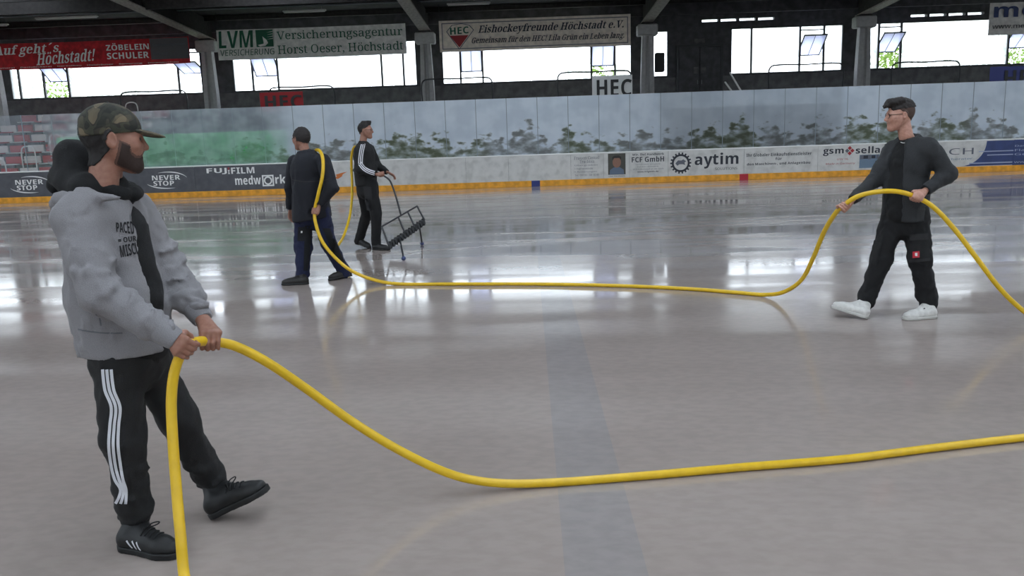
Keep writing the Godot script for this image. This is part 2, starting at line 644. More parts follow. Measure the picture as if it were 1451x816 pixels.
func frame_mesh(w: float, h: float, t: float, d: float) -> ArrayMesh:
	var s := st()
	for sg in [-1, 1]:
		box(s, Vector3(sg * (w / 2 - t / 2), 0, 0), Vector3(t, h, d))
		box(s, Vector3(0, sg * (h / 2 - t / 2), 0), Vector3(w - 2 * t, t, d))
	return done(s)

func window(called: String, xa: float, xb: float, posts: Array, vents: Array) -> void:
	var o := setting(called, "bright translucent window band above the stand", Vector3((xa + xb) / 2, SILL, WALL_Z))
	var ox := (xa + xb) / 2
	part("window_frame", frame_mesh(xb - xa, TOP - SILL, 0.05, 0.12), M.frame, o, Vector3(0, (TOP - SILL) / 2, -0.06))
	for p in posts:
		part("mullion", box_mesh(Vector3(0.085, TOP - SILL, 0.12)), M.frame, o, Vector3(p - ox, (TOP - SILL) / 2, -0.05))
	var edges := [xa]
	edges.append_array(posts)
	edges.append(xb)
	for i in edges.size() - 1:
		var open := -1.0
		for v in vents:
			if absf(v[0] - edges[i]) < 0.02:
				open = v[2]
		var w: float = edges[i + 1] - edges[i]
		if open < 0:
			var n := maxi(1, roundi(w / 0.56))
			for k in n:
				part("pane", box_mesh(Vector3(w / n - 0.012, TOP - SILL - 0.06, 0.016)), M.pane, o, Vector3(edges[i] + (k + 0.5) * w / n - ox, (TOP - SILL) / 2, -0.06))
		else:
			# pivoting sash: fixed light above, tilted flap
			var h := 1.35
			var y := 1.22
			var sash := part("vent_sash", frame_mesh(w - 0.02, h, 0.05, 0.05), M.frame, o, Vector3(edges[i] + w / 2 - ox, y, -0.02))
			sash.rotation.x = open
			for k in 2:
				part("pane", box_mesh(Vector3(w / 2 - 0.07, h - 0.1, 0.014)), M.flap, sash, Vector3((k - 0.5) * (w / 2 - 0.05), 0, 0))
			part("rib", box_mesh(Vector3(0.02, h - 0.1, 0.03)), M.frame, sash)
			part("transom", box_mesh(Vector3(w, 0.05, 0.08)), M.frame, o, Vector3(edges[i] + w / 2 - ox, y + h / 2 + 0.02, -0.06))
			part("pane", box_mesh(Vector3(w - 0.06, TOP - SILL - y - h / 2 - 0.06, 0.016)), M.pane, o, Vector3(edges[i] + w / 2 - ox, (y + h / 2 + TOP - SILL) / 2, -0.06))

func door() -> void:
	var d := setting("door_1", "dark double door in the far wall between two windows", Vector3(8.25, 2.9, WALL_Z))
	part("door_frame", frame_mesh(2.2, 2.95, 0.1, 0.1), M.frame, d, Vector3(0, 1.475, 0.05))
	for sg in [-1, 1]:
		var leaf := part("door_leaf", box_mesh(Vector3(0.98, 2.8, 0.06), 0.01), M.lintel, d, Vector3(sg * 0.5, 1.42, 0.06))
		part("handle", box_mesh(Vector3(0.03, 0.2, 0.05), 0.008), M.steel, leaf, Vector3(-sg * 0.40, -0.2, 0.05))
		part("notice", box_mesh(Vector3(0.22, 0.3, 0.01)), M.concrete, leaf, Vector3(-sg * 0.32, 0.35, 0.035))
	solo("wall_speaker", box_mesh(Vector3(0.42, 0.85, 0.35), 0.03), M.black, "black box fixed beside a grey column, against the bright window", "speaker", Vector3(6.20, 5.0, -38.95))
	var sg2 := thing("door_sign", "small pale sign plate above the dark double door", "sign", Vector3(8.25, 6.02, WALL_Z + 0.02))
	part("plate", box_mesh(Vector3(0.5, 0.22, 0.02), 0.005), M.concrete, sg2)
	var lean := thing("leaning_pole", "two pale poles leaning together against the far wall by the door", "poles", Vector3(9.1, 3.1, -37.2))
	for k in 2:
		var p := st()
		bar(p, Vector3(0.35 + k * 0.22 - 0.5, 1.25 - 0.4 * (1 - k), -0.6), Vector3(0.55 + k * 0.30, -0.4, 0.2), 0.09, 0.05)
		part("pole", done(p), M.white, lean)

func lamps() -> void:
	# unlit fluorescent fittings under the roof
	var at := [[-23.6, 7.42, -37.0, 1.5, "over the red banner"], [-20.2, 7.62, -37.0, 2.8, "over the red banner's name end"], [-9.6, 7.5, -36.9, 1.9, "over the green-lettered banner"], [-2.4, 7.55, -36.9, 1.9, "over the emblem end of the cream club banner"]]
	for a in at:
		var o := thing("tube_lamp", "unlit pale fluorescent fitting under the roof " + a[4], "lamp", Vector3(a[0], a[1], a[2]), "fluorescent fittings under the roof")
		part("housing", box_mesh(Vector3(a[3], 0.07, 0.16), 0.015), M.white, o, Vector3(0, 0.05, 0))
		part("tube", tube(PackedVector3Array([Vector3(-a[3] / 2 + 0.05, -0.01, 0), Vector3(a[3] / 2 - 0.05, -0.01, 0)]), 0.02, 8), M.white, o)
		for sg in [-1, 1]:
			part("hanger", box_mesh(Vector3(0.015, roof_y(a[2]) - a[1] - 0.08, 0.015)), M.steel, o, Vector3(sg * a[3] * 0.4, (roof_y(a[2]) - a[1] + 0.08) / 2, 0))
	var pipe := tube(PackedVector3Array([Vector3(-30, 0, 0), Vector3(20, 0, 0), Vector3(40, 0.0, 0)]), 0.045, 8)
	solo("conduit", pipe, M.steel, "long grey conduit running under the roof along the stand", "pipe", Vector3(0, 7.55, -35.6))

# ---------------------------------------------------------------- the stand behind the boards
func build_stand() -> void:
	var tr := thing("terrace", "grey concrete standing terrace behind the rink glass", "terrace", Vector3(5, 0, -36.5))
	for k in 6:
		var y := 0.5 + 0.48 * k
		var z := -33.4 - 1.1 * k
		part("step", box_mesh(Vector3(81.4, y, 1.1 if k < 5 else 1.05), 0.02), M.concrete, tr, Vector3(0, y / 2, z + 36.5))
	# crush barriers: bent tubes on the upper terrace
	var bars := [[-18.05, -15.1, 4.33, "at the red banner's end"], [-11.4, -8.5, 4.3, "above the red flag"], [-4.6, -1.5, 4.42, "under the cream banner's emblem"], [1.4, 4.6, 4.5, "above the white flag"], [10.6, 13.8, 4.5, "under the tilted window left of a column"], [15.9, 18.8, 4.42, "under the tilted window right of a column"], [21.6, 24.8, 4.42, "above the blue flag"]]
	for b in bars:
		var w: float = b[1] - b[0]
		var o := thing("crush_barrier", "bent steel tube barrier on the terrace " + b[3], "railing", Vector3((b[0] + b[1]) / 2, 2.42, -36.7), "tube barriers on the terrace")
		var h: float = b[2] - 2.42
		var p := [Vector3(-w / 2, 0, 0), Vector3(-w / 2, h * 0.5, 0), Vector3(-w / 2, h - 0.18, 0), Vector3(-w / 2 + 0.18, h, 0), Vector3(0, h, 0), Vector3(w / 2 - 0.18, h, 0), Vector3(w / 2, h - 0.18, 0), Vector3(w / 2, h * 0.5, 0), Vector3(w / 2, 0, 0)]
		part("tube_rail", tube(smooth_path(p, 0.08), 0.032, 8), M.frame, o)
	# red and white rows in the block behind the left end of the glass
	for k in 6:
		var y := 0.5 + 0.48 * k
		var z := -33.5 - 1.1 * k
		var right := -17.9 - 0.0 * k + (k - 2) * 0.35
		var row := thing("seat_row", ["lowest row", "second row", "third row", "fourth row", "fifth row", "top row"][k] + " of red and white seats in the corner stand", "seats", Vector3(-22, y, z), "red and white seat rows")
		for i in 9:
			var x := right - 0.45 - i * 0.8
			part("seat", box_mesh(Vector3(0.72, 0.30, 0.06), 0.02), M.seat_red if (i + k) % 2 else M.seat_white, row, Vector3(x + 22, 0.56, 0))
			part("seat", box_mesh(Vector3(0.72, 0.05, 0.36), 0.015), M.seat_white if (i + k) % 2 else M.seat_red, row, Vector3(x + 22, 0.38, 0.2))
			part("bracket", box_mesh(Vector3(0.06, 0.40, 0.06)), M.frame, row, Vector3(x + 22, 0.20, 0.02))
	for k in 6:
		var x := -21.6 + 0.62 * k
		var o := thing("aisle_rail", "pale aluminium aisle railing on the " + ["lowest", "second", "third", "fourth", "fifth", "top"][k] + " step of the corner stand", "railing", Vector3(x, 0.5 + 0.48 * k, -33.05 - 1.1 * k), "aluminium railings of the corner stand")
		var p := [Vector3(-0.28, 0, 0), Vector3(-0.28, 0.9, 0), Vector3(-0.18, 1.08, 0), Vector3(0.18, 1.08, 0), Vector3(0.28, 0.9, 0), Vector3(0.28, 0, 0)]
		part("rail", tube(smooth_path(p, 0.06), 0.028, 8), M.rail, o)
		part("crossbar", tube(PackedVector3Array([Vector3(-0.28, 0.55, 0), Vector3(0.28, 0.55, 0)]), 0.018, 6), M.rail, o)
	solo("green_wall", box_mesh(Vector3(8.6, 2.3, 0.15), 0.02), M.green_wall, "low green painted wall behind the left part of the rink glass", "wall", Vector3(-13.2, 1.15, -30.4))
	# shelter behind the glass
	var sh := thing("bench_shelter", "grey framed bench shelter behind the rink glass", "shelter", Vector3(7.95, 0, -29.6))
	part("shelter_roof", box_mesh(Vector3(6.1, 0.10, 1.6), 0.02), M.frame, sh, Vector3(0, 2.56, -0.62))
	part("back_panel", box_mesh(Vector3(5.9, 2.5, 0.06), 0.01), M.concrete, sh, Vector3(0, 1.25, -1.25))
	for sg in [-1, 1]:
		part("side_panel", box_mesh(Vector3(0.06, 2.5, 1.2), 0.01), M.concrete, sh, Vector3(sg * 2.98, 1.25, -0.6))
		part("post", box_mesh(Vector3(0.12, 2.5, 0.12), 0.02), M.frame, sh, Vector3(sg * 2.95, 1.25, 0.1))
	part("bench", box_mesh(Vector3(5.6, 0.06, 0.4), 0.01), M.beam, sh, Vector3(0, 0.5, -0.95))
	for sg in [-1, 1]:
		part("bench_leg", box_mesh(Vector3(0.08, 0.48, 0.36)), M.frame, sh, Vector3(sg * 2.4, 0.24, -0.95))
	# club flags on the rails
	for a in [[-10.55, -8.83, 3.14, 3.84, Color(0.55, 0.10, 0.12), "red", M.black], [2.58, 4.15, 3.14, 4.03, Color(0.80, 0.80, 0.79), "white", M.black], [17.95, 20.4, 3.0, 3.84, Color(0.20, 0.22, 0.42), "blue", M.black]]:
		var f := thing("club_flag", a[5] + " cloth with three dark capital letters hung above the rink glass", "flag", Vector3((a[0] + a[1]) / 2, a[2], -32.75), "lettered cloths above the glass")
		var w: float = a[1] - a[0]
		var h: float = a[3] - a[2]
		part("cloth", cloth_sheet(w, h, 0.012, 3.0, 7), mat(a[4], 0.8), f, Vector3(0, h / 2, 0))
		var mw := minf(w, 1.7) * 0.42
		letters(f, "HEC", "Droid Sans/b", -mw + 0.05, mw + 0.1, h * 0.10, h * 0.82, 0.03, a[6])
		for sg in [-1, 1]:
			part("pole", tube(PackedVector3Array([Vector3(sg * (w / 2 - 0.05), -a[2], -0.03), Vector3(sg * (w / 2 - 0.05), h, -0.03)]), 0.02, 6), M.frame, f)

func cloth_sheet(w: float, h: float, amp: float, freq: float, sd: int, sag := 0.0) -> ArrayMesh:
	var nz := noise(0.6, sd, 3)
	var nx := maxi(8, int(w / 0.12))
	var ny := maxi(5, int(h / 0.12))
	var s := st()
	s.set_smooth_group(0)
	var g := []
	for j in ny + 1:
		for i in nx + 1:
			var u := float(i) / nx
			var v := float(j) / ny
			var x := (u - 0.5) * w
			var y := (v - 0.5) * h - sag * 4.0 * u * (1.0 - u)
			g.append(Vector3(x, y, amp * (nz.get_noise_2d(x * freq, y * freq * 0.6 + x) * 1.4)))
	for j in ny:
		for i in nx:
			var a: int = j * (nx + 1) + i
			for k in [a, a + nx + 2, a + 1, a, a + nx + 1, a + nx + 2]:
				s.add_vertex(g[k])
	s.generate_normals()
	return done(s)
# ---------------------------------------------------------------- boards, glass, advertising
const BOARD_Z := -29.2
const BOARD_TOP := 1.13

func glass_texture() -> ImageTexture:
	# milky plastic film; algae grow up from the foot of the panes in ragged tufts, as the photograph shows
	var w := 2048
	var h := 192
	var im := Image.create(w, h, false, Image.FORMAT_RGBA8)
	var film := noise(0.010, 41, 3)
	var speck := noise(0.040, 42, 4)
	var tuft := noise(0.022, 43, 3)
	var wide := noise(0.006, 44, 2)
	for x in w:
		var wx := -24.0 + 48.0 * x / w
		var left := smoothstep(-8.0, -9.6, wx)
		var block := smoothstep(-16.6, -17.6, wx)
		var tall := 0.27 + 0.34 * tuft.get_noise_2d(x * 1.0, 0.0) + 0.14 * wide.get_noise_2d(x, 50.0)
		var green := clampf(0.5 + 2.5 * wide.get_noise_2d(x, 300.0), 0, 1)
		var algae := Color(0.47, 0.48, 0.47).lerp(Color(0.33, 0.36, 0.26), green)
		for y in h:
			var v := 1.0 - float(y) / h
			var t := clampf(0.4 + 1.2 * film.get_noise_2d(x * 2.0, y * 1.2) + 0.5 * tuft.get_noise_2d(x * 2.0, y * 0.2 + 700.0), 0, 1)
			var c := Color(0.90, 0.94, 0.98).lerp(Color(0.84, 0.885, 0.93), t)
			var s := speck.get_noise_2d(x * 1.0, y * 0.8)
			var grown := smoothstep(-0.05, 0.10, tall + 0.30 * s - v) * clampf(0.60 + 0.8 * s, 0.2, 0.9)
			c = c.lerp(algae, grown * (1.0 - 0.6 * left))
			var al := lerpf(0.95, lerpf(0.50 - 0.12 * t, 0.26, block), left)
			al -= 0.2 * smoothstep(4.5, 4.8, wx) * smoothstep(11.2, 10.9, wx)   # cleaner panes by the bench
			im.set_pixel(x, y, Color(c.r, c.g, c.b, al))
	return ImageTexture.create_from_image(im)

func build_rink() -> void:
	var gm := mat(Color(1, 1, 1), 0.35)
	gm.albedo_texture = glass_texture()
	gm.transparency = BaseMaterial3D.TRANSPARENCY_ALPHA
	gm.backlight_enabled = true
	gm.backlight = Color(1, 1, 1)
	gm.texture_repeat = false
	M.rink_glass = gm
	var gl := thing("rink_glass", "row of tall cloudy, algae-stained glass panels standing on the rink boards", "glass barrier", Vector3(0, BOARD_TOP, BOARD_Z - 0.1))
	var ga := 0.0
	var x := 0.36 - 1.085 * 22
	while x < 23.5:
		var s := st()
		var u0 := (x + 24.0) / 48.0
		var u1 := (x + 1.07 + 24.0) / 48.0
		var H := 1.98
		face(s, Vector3(-0.535, 0, 0.008), Vector3(0.535, 0, 0.008), Vector3(0.535, H, 0.008), Vector3(-0.535, H, 0.008), Vector3.BACK, Vector2(u0, 1), Vector2(u1, 1), Vector2(u1, 0), Vector2(u0, 0))
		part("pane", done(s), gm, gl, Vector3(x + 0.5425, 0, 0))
		part("joint", box_mesh(Vector3(0.022, 1.98, 0.02)), M.glass_joint, gl, Vector3(x, 0.99, 0.006))
		x += 1.085
	# boards
	var bd := thing("rink_boards", "rink boards with white cap rail and yellow kick strip, covered in advertising", "boards", Vector3(0, 0, BOARD_Z))
	part("cap_rail", box_mesh(Vector3(48, 0.05, 0.20), 0.015), M.rail, bd, Vector3(0, BOARD_TOP - 0.02, -0.08))
	for r in [[-24.0, 0.09], [0.39, 7.47], [7.77, 24.0]]:
		part("kick_plate", box_mesh(Vector3(r[1] - r[0], 0.21, 0.06), 0.008), M.kick, bd, Vector3((r[0] + r[1]) / 2, 0.105, 0.0))
	part("blue_mark", box_mesh(Vector3(0.3, 0.21, 0.06), 0.004), M.mark_blue, bd, Vector3(0.24, 0.105, 0.002))
	part("red_mark", box_mesh(Vector3(0.3, 0.21, 0.06), 0.004), M.mark_red, bd, Vector3(7.62, 0.105, 0.002))
	var cuts := [[-24.0, -19.4, 1], [-19.4, -16.2, 1], [-16.2, -12.0, 1], [-12.0, -8.63, 1], [-8.63, -5.4, 0], [-5.4, -2.24, 0], [-2.24, -0.72, 0], [-0.72, 1.5, 0], [1.5, 2.66, 0], [2.66, 3.58, 0], [3.58, 4.95, 0], [4.95, 7.62, 0], [7.62, 10.2, 0], [10.2, 12.5, 0], [12.5, 17.0, 0], [17.0, 20.0, 2], [20.0, 24.0, 2]]
	var B := []
	for c in cuts:
		var p := part("board_panel", box_mesh(Vector3(c[1] - c[0] - 0.008, BOARD_TOP - 0.25, 0.04), 0.005), [M.board, M.board_dark, M.board_blue][c[2]], bd, Vector3((c[0] + c[1]) / 2, 0.21 + (BOARD_TOP - 0.25) / 2, -0.005))
		B.append(p)
	var z := 0.021
	var oy := -(0.21 + (BOARD_TOP - 0.25) / 2)
	var put := func(k: int, text: String, f: String, xa: float, xb: float, ya: float, yb: float, m: Material, slant := 0.0) -> void:
		var ox: float = -(cuts[k][0] + cuts[k][1]) / 2.0
		letters(B[k], text, f, xa + ox, xb + ox, ya + oy, yb + oy, z, m, slant)
	for k in [1, 2]:
		var a := -18.35 if k == 1 else -13.55
		if k == 1: a = -18.55
		put.call(k, "NEVER", "Droid Sans/b", a, a + 1.02, 0.66, 0.83, M.ink_white)
		put.call(k, "STOP", "Droid Sans/b", a + 0.03, a + 0.78, 0.46, 0.63, M.ink_white)
		var ox: float = -(cuts[k][0] + cuts[k][1]) / 2.0
		for up in [0, 1]:
			var poly := PackedVector2Array()
			var back := PackedVector2Array()
			for i in 13:
				var t := i / 12.0
				var ang: float = lerpf(0.10, 0.62, t) * PI if up else lerpf(1.12, 1.62, t) * PI
				var thick := 0.028 * sin(PI * t)
				poly.append(Vector2(cos(ang) * 0.78, sin(ang) * 0.29 + thick))
				back.insert(0, Vector2(cos(ang) * 0.78, sin(ang) * 0.29 - thick * 0.3 - 0.004))
			poly.append_array(back)
			part("swoosh", plate(poly, 0.004), M.ink_white, B[k], Vector3(a + 0.52 + ox, 0.645 + oy, z))
	put.call(3, "FUJ", "Droid Sans/b", -11.55, -10.82, 0.80, 1.02, M.ink_white)
	put.call(3, "FILM", "Droid Sans/b", -10.66, -9.82, 0.80, 1.02, M.ink_white)
	put.call(3, "I", "Droid Sans/b", -10.78, -10.71, 0.80, 0.94, M.ink_white)
	put.call(3, "I", "Droid Sans/b", -10.79, -10.70, 0.955, 1.03, M.ink_red)
	put.call(3, "medw", "Droid Sans/b", -10.55, -9.62, 0.40, 0.72, M.ink_white)
	put.call(3, "rk", "Droid Sans/b", -9.10, -8.72, 0.40, 0.72, M.ink_white)
	var ox3 := 10.315
	part("emblem_frame", frame_mesh(0.42, 0.40, 0.05, 0.004), M.ink_white, B[3], Vector3(-9.36 + ox3, 0.52 + oy, z))
	part("emblem_ring", ring_plate(0.15, 0.10, 20), M.ink_white, B[3], Vector3(-9.36 + ox3, 0.52 + oy, z))
	put.call(4, "K", "Droid Sans/b", -6.38, -6.14, 0.68, 0.88, M.ink)
	var bird := PackedVector2Array([Vector2(-0.22, -0.10), Vector2(-0.08, -0.12), Vector2(0.06, -0.04), Vector2(0.10, 0.04), Vector2(0.26, 0.12), Vector2(0.12, 0.10), Vector2(-0.02, 0.07), Vector2(-0.16, 0.03), Vector2(-0.12, -0.03)])
	part("emblem", plate(bird, 0.004), M.ink_orange, B[4], Vector3(-6.75 + 7.015, 0.62 + oy, z))
	# small print, portrait, wordmarks of the white panels
	put.call(8, "Frauen Casual", "Droid Serif", 1.62, 2.52, 0.90, 1.01, M.ink_soft)
	put.call(8, "Trachten", "Droid Serif", 1.82, 2.34, 0.77, 0.88, M.ink_soft)
	for i in 4:
		put.call(8, ["Übergrößen", "• Herrenmode", "• Änderungen", "Tel. 09193 - 08 10 40"][i], "Droid Sans", 1.64, [2.45, 2.28, 2.42, 2.50][i], 0.66 - i * 0.115, 0.73 - i * 0.115, M.ink_soft)
	var ox9 := -3.12
	part("portrait_ground", box_mesh(Vector3(0.62, 0.74, 0.004)), mat(Color(0.27, 0.27, 0.24), 0.5), B[9], Vector3(3.13 + ox9, 0.70 + oy, z))
	part("portrait_shirt", plate(PackedVector2Array([Vector2(-0.26, -0.2), Vector2(0.26, -0.2), Vector2(0.24, -0.04), Vector2(0.1, 0.05), Vector2(-0.1, 0.05), Vector2(-0.24, -0.04)]), 0.006), mat(Color(0.36, 0.42, 0.50), 0.5), B[9], Vector3(3.13 + ox9, 0.54 + oy, z))
	part("portrait_face", ring_plate(0.15, 0.0, 20, 1.25), mat(Color(0.55, 0.40, 0.33), 0.5), B[9], Vector3(3.13 + ox9, 0.76 + oy, z + 0.002))
	part("portrait_hair", plate(PackedVector2Array([Vector2(-0.15, 0.0), Vector2(-0.16, 0.1), Vector2(-0.08, 0.16), Vector2(0.08, 0.16), Vector2(0.16, 0.1), Vector2(0.15, 0.0), Vector2(0.09, 0.07), Vector2(-0.09, 0.07)]), 0.006), mat(Color(0.13, 0.11, 0.10), 0.5), B[9], Vector3(3.13 + ox9, 0.84 + oy, z + 0.004))
	put.call(9, "Uwe Handwerk", "Droid Sans", 2.84, 3.42, 0.255, 0.305, M.ink_soft)
	put.call(10, "Wir. Ihr! Handwerk", "Droid Sans/b", 3.68, 4.80, 0.97, 1.05, M.ink)
	put.call(10, "FCF GmbH", "Droid Sans/b", 3.66, 4.80, 0.74, 0.93, M.ink)
	put.call(10, "Dachdeckerei Spenglerei", "Droid Sans", 3.80, 4.66, 0.635, 0.68, M.ink_soft)
	put.call(10, "Holzbau Zimmerei", "Droid Sans", 3.86, 4.60, 0.555, 0.60, M.ink_soft)
	put.call(10, "91315 Höchstadt an der Aisch", "Droid Sans", 3.70, 4.78, 0.465, 0.52, M.ink_soft)
	put.call(10, "www.fcfgmbh.de", "Droid Sans/b", 3.86, 4.60, 0.36, 0.43, M.ink)
	# toothed ring with an animal, and the wordmark beside it
	var gear := PackedVector2Array()
	var ox11 := -6.285
	var s2 := st()
	part("gear_ring", ring_plate(0.315, 0.245, 36), M.ink, B[11], Vector3(5.39 + ox11, 0.66 + oy, z))
	for i in 18:
		var a := TAU * i / 18
		box(s2, Vector3(cos(a), sin(a), 0) * 0.335, Vector3(0.075, 0.055, 0.004), 0, Basis(Vector3.BACK, a))
	part("gear_teeth", done(s2), M.ink, B[11], Vector3(5.39 + ox11, 0.66 + oy, z))
	part("gear_animal", plate(PackedVector2Array([Vector2(-0.19, -0.02), Vector2(-0.10, 0.09), Vector2(0.02, 0.08), Vector2(0.09, 0.12), Vector2(0.19, 0.05), Vector2(0.13, 0.0), Vector2(0.16, -0.08), Vector2(0.07, -0.05), Vector2(-0.05, -0.05), Vector2(-0.12, -0.10)]), 0.004), M.ink_soft, B[11], Vector3(5.39 + ox11, 0.67 + oy, z))
	put.call(11, "aytim", "Droid Sans/b", 5.88, 7.42, 0.44, 0.98, M.ink)
	put.call(11, "SOLUTIONS", "Droid Sans", 6.60, 7.38, 0.375, 0.46, M.ink)
	put.call(12, "Ihr Globaler Einkaufsdienstleister", "Droid Sans/b", 7.70, 9.98, 0.80, 0.915, M.ink)
	put.call(12, "für", "Droid Sans/b", 8.72, 8.94, 0.655, 0.755, M.ink)
	put.call(12, "den Maschinen-, und Anlagenbau", "Droid Sans/b", 7.72, 9.94, 0.47, 0.585, M.ink)
	put.call(13, "gsm", "Droid Sans/b", 10.38, 11.10, 0.74, 0.98, M.ink)
	put.call(13, "sella", "Droid Sans/b", 11.52, 12.36, 0.79, 1.03, M.ink)
	var ox13 := -11.35
	for i in 4:
		var q := [Vector2(0, 0.10), Vector2(0.10, 0), Vector2(0, -0.10), Vector2(-0.10, 0)][i] as Vector2
		var dm := PackedVector2Array([Vector2(0, 0.075), Vector2(0.075, 0), Vector2(0, -0.075), Vector2(-0.075, 0)])
		part("diamond", plate(dm, 0.004), M.ink_red if i != 3 else M.ink_soft, B[13], Vector3(11.31 + q.x * 0.9 + ox13, 0.90 + q.y * 0.9 + oy, z))
	put.call(13, "USV 16", "Droid Sans", 10.88, 11.26, 0.58, 0.65, M.ink_red)
	put.call(13, "Made in Germany", "Droid Sans", 10.48, 11.52, 0.41, 0.50, M.ink_red, 0.2)
	part("picture", box_mesh(Vector3(0.70, 0.46, 0.004)), M.ink_blue, B[13], Vector3(12.01 + ox13, 0.51 + oy, z))
	for i in 5:
		part("picture_block", box_mesh(Vector3([0.12, 0.16, 0.11, 0.14, 0.08][i], [0.14, 0.12, 0.16, 0.11, 0.14][i], 0.004)), M.ink if i % 2 else M.ink_soft, B[13], Vector3(11.74 + 0.135 * i + ox13, 0.66 + oy, z + 0.003))
	put.call(14, "BACH", "Droid Sans", 13.9, 15.62, 0.64, 0.86, M.ink_soft)
	put.call(14, "Steuerberater", "Droid Sans", 14.2, 15.6, 0.45, 0.53, M.ink_blue)
	var blue := PackedVector2Array([Vector2(16.06, 1.08), Vector2(17.0, 1.08), Vector2(17.0, 0.23), Vector2(15.2, 0.23)])
	for i in 9:
		var t := (i + 1) / 10.0
		blue.append(Vector2(15.2 + 0.86 * sin(t * PI / 2), 0.23 + 0.85 * (1.0 - cos(t * PI / 2))))
	part("blue_field", plate(blue, 0.004), M.board_blue, B[14], Vector3(-14.75, oy, z))
	put.call(15, "Dachdeckerei & Spenglerei", "Droid Sans", 17.05, 19.9, 0.83, 0.91, M.print_pale)
	put.call(15, "Flachdach Fassade", "Droid Sans", 17.05, 19.6, 0.69, 0.77, M.print_pale)
	put.call(15, "Gerüstbau", "Droid Sans", 17.05, 18.8, 0.55, 0.63, M.print_pale)
	part("print_line", box_mesh(Vector3(1.2, 0.035, 0.003)), M.print_pale, B[14], Vector3(16.4 - 14.75, 0.72 + oy, z + 0.003))
	part("print_line", box_mesh(Vector3(0.9, 0.035, 0.003)), M.print_pale, B[14], Vector3(16.55 - 14.75, 0.59 + oy, z + 0.003))
	part("print_line", box_mesh(Vector3(1.5, 0.04, 0.003)), M.print_pale, B[14], Vector3(16.24 - 14.75, 0.32 + oy, z + 0.003))
	put.call(15, "www.dach-hoechstadt.de", "Droid Sans", 17.05, 19.9, 0.28, 0.36, M.print_pale)

func ring_plate(r: float, r2: float, n: int, tall := 1.0) -> ArrayMesh:
	var s := st()
	for i in n:
		var a := TAU * i / n
		var b := TAU * (i + 1) / n
		var p := [Vector3(cos(a) * r2, sin(a) * r2 * tall, 0.002), Vector3(cos(a) * r, sin(a) * r * tall, 0.002), Vector3(cos(b) * r, sin(b) * r * tall, 0.002), Vector3(cos(b) * r2, sin(b) * r2 * tall, 0.002)]
		face(s, p[0], p[1], p[2], p[3], Vector3.BACK)
		var d := Vector3(0, 0, -0.004)
		face(s, p[1] + d, p[1], p[2], p[2] + d, Vector3(cos(a), sin(a), 0))
	return done(s)

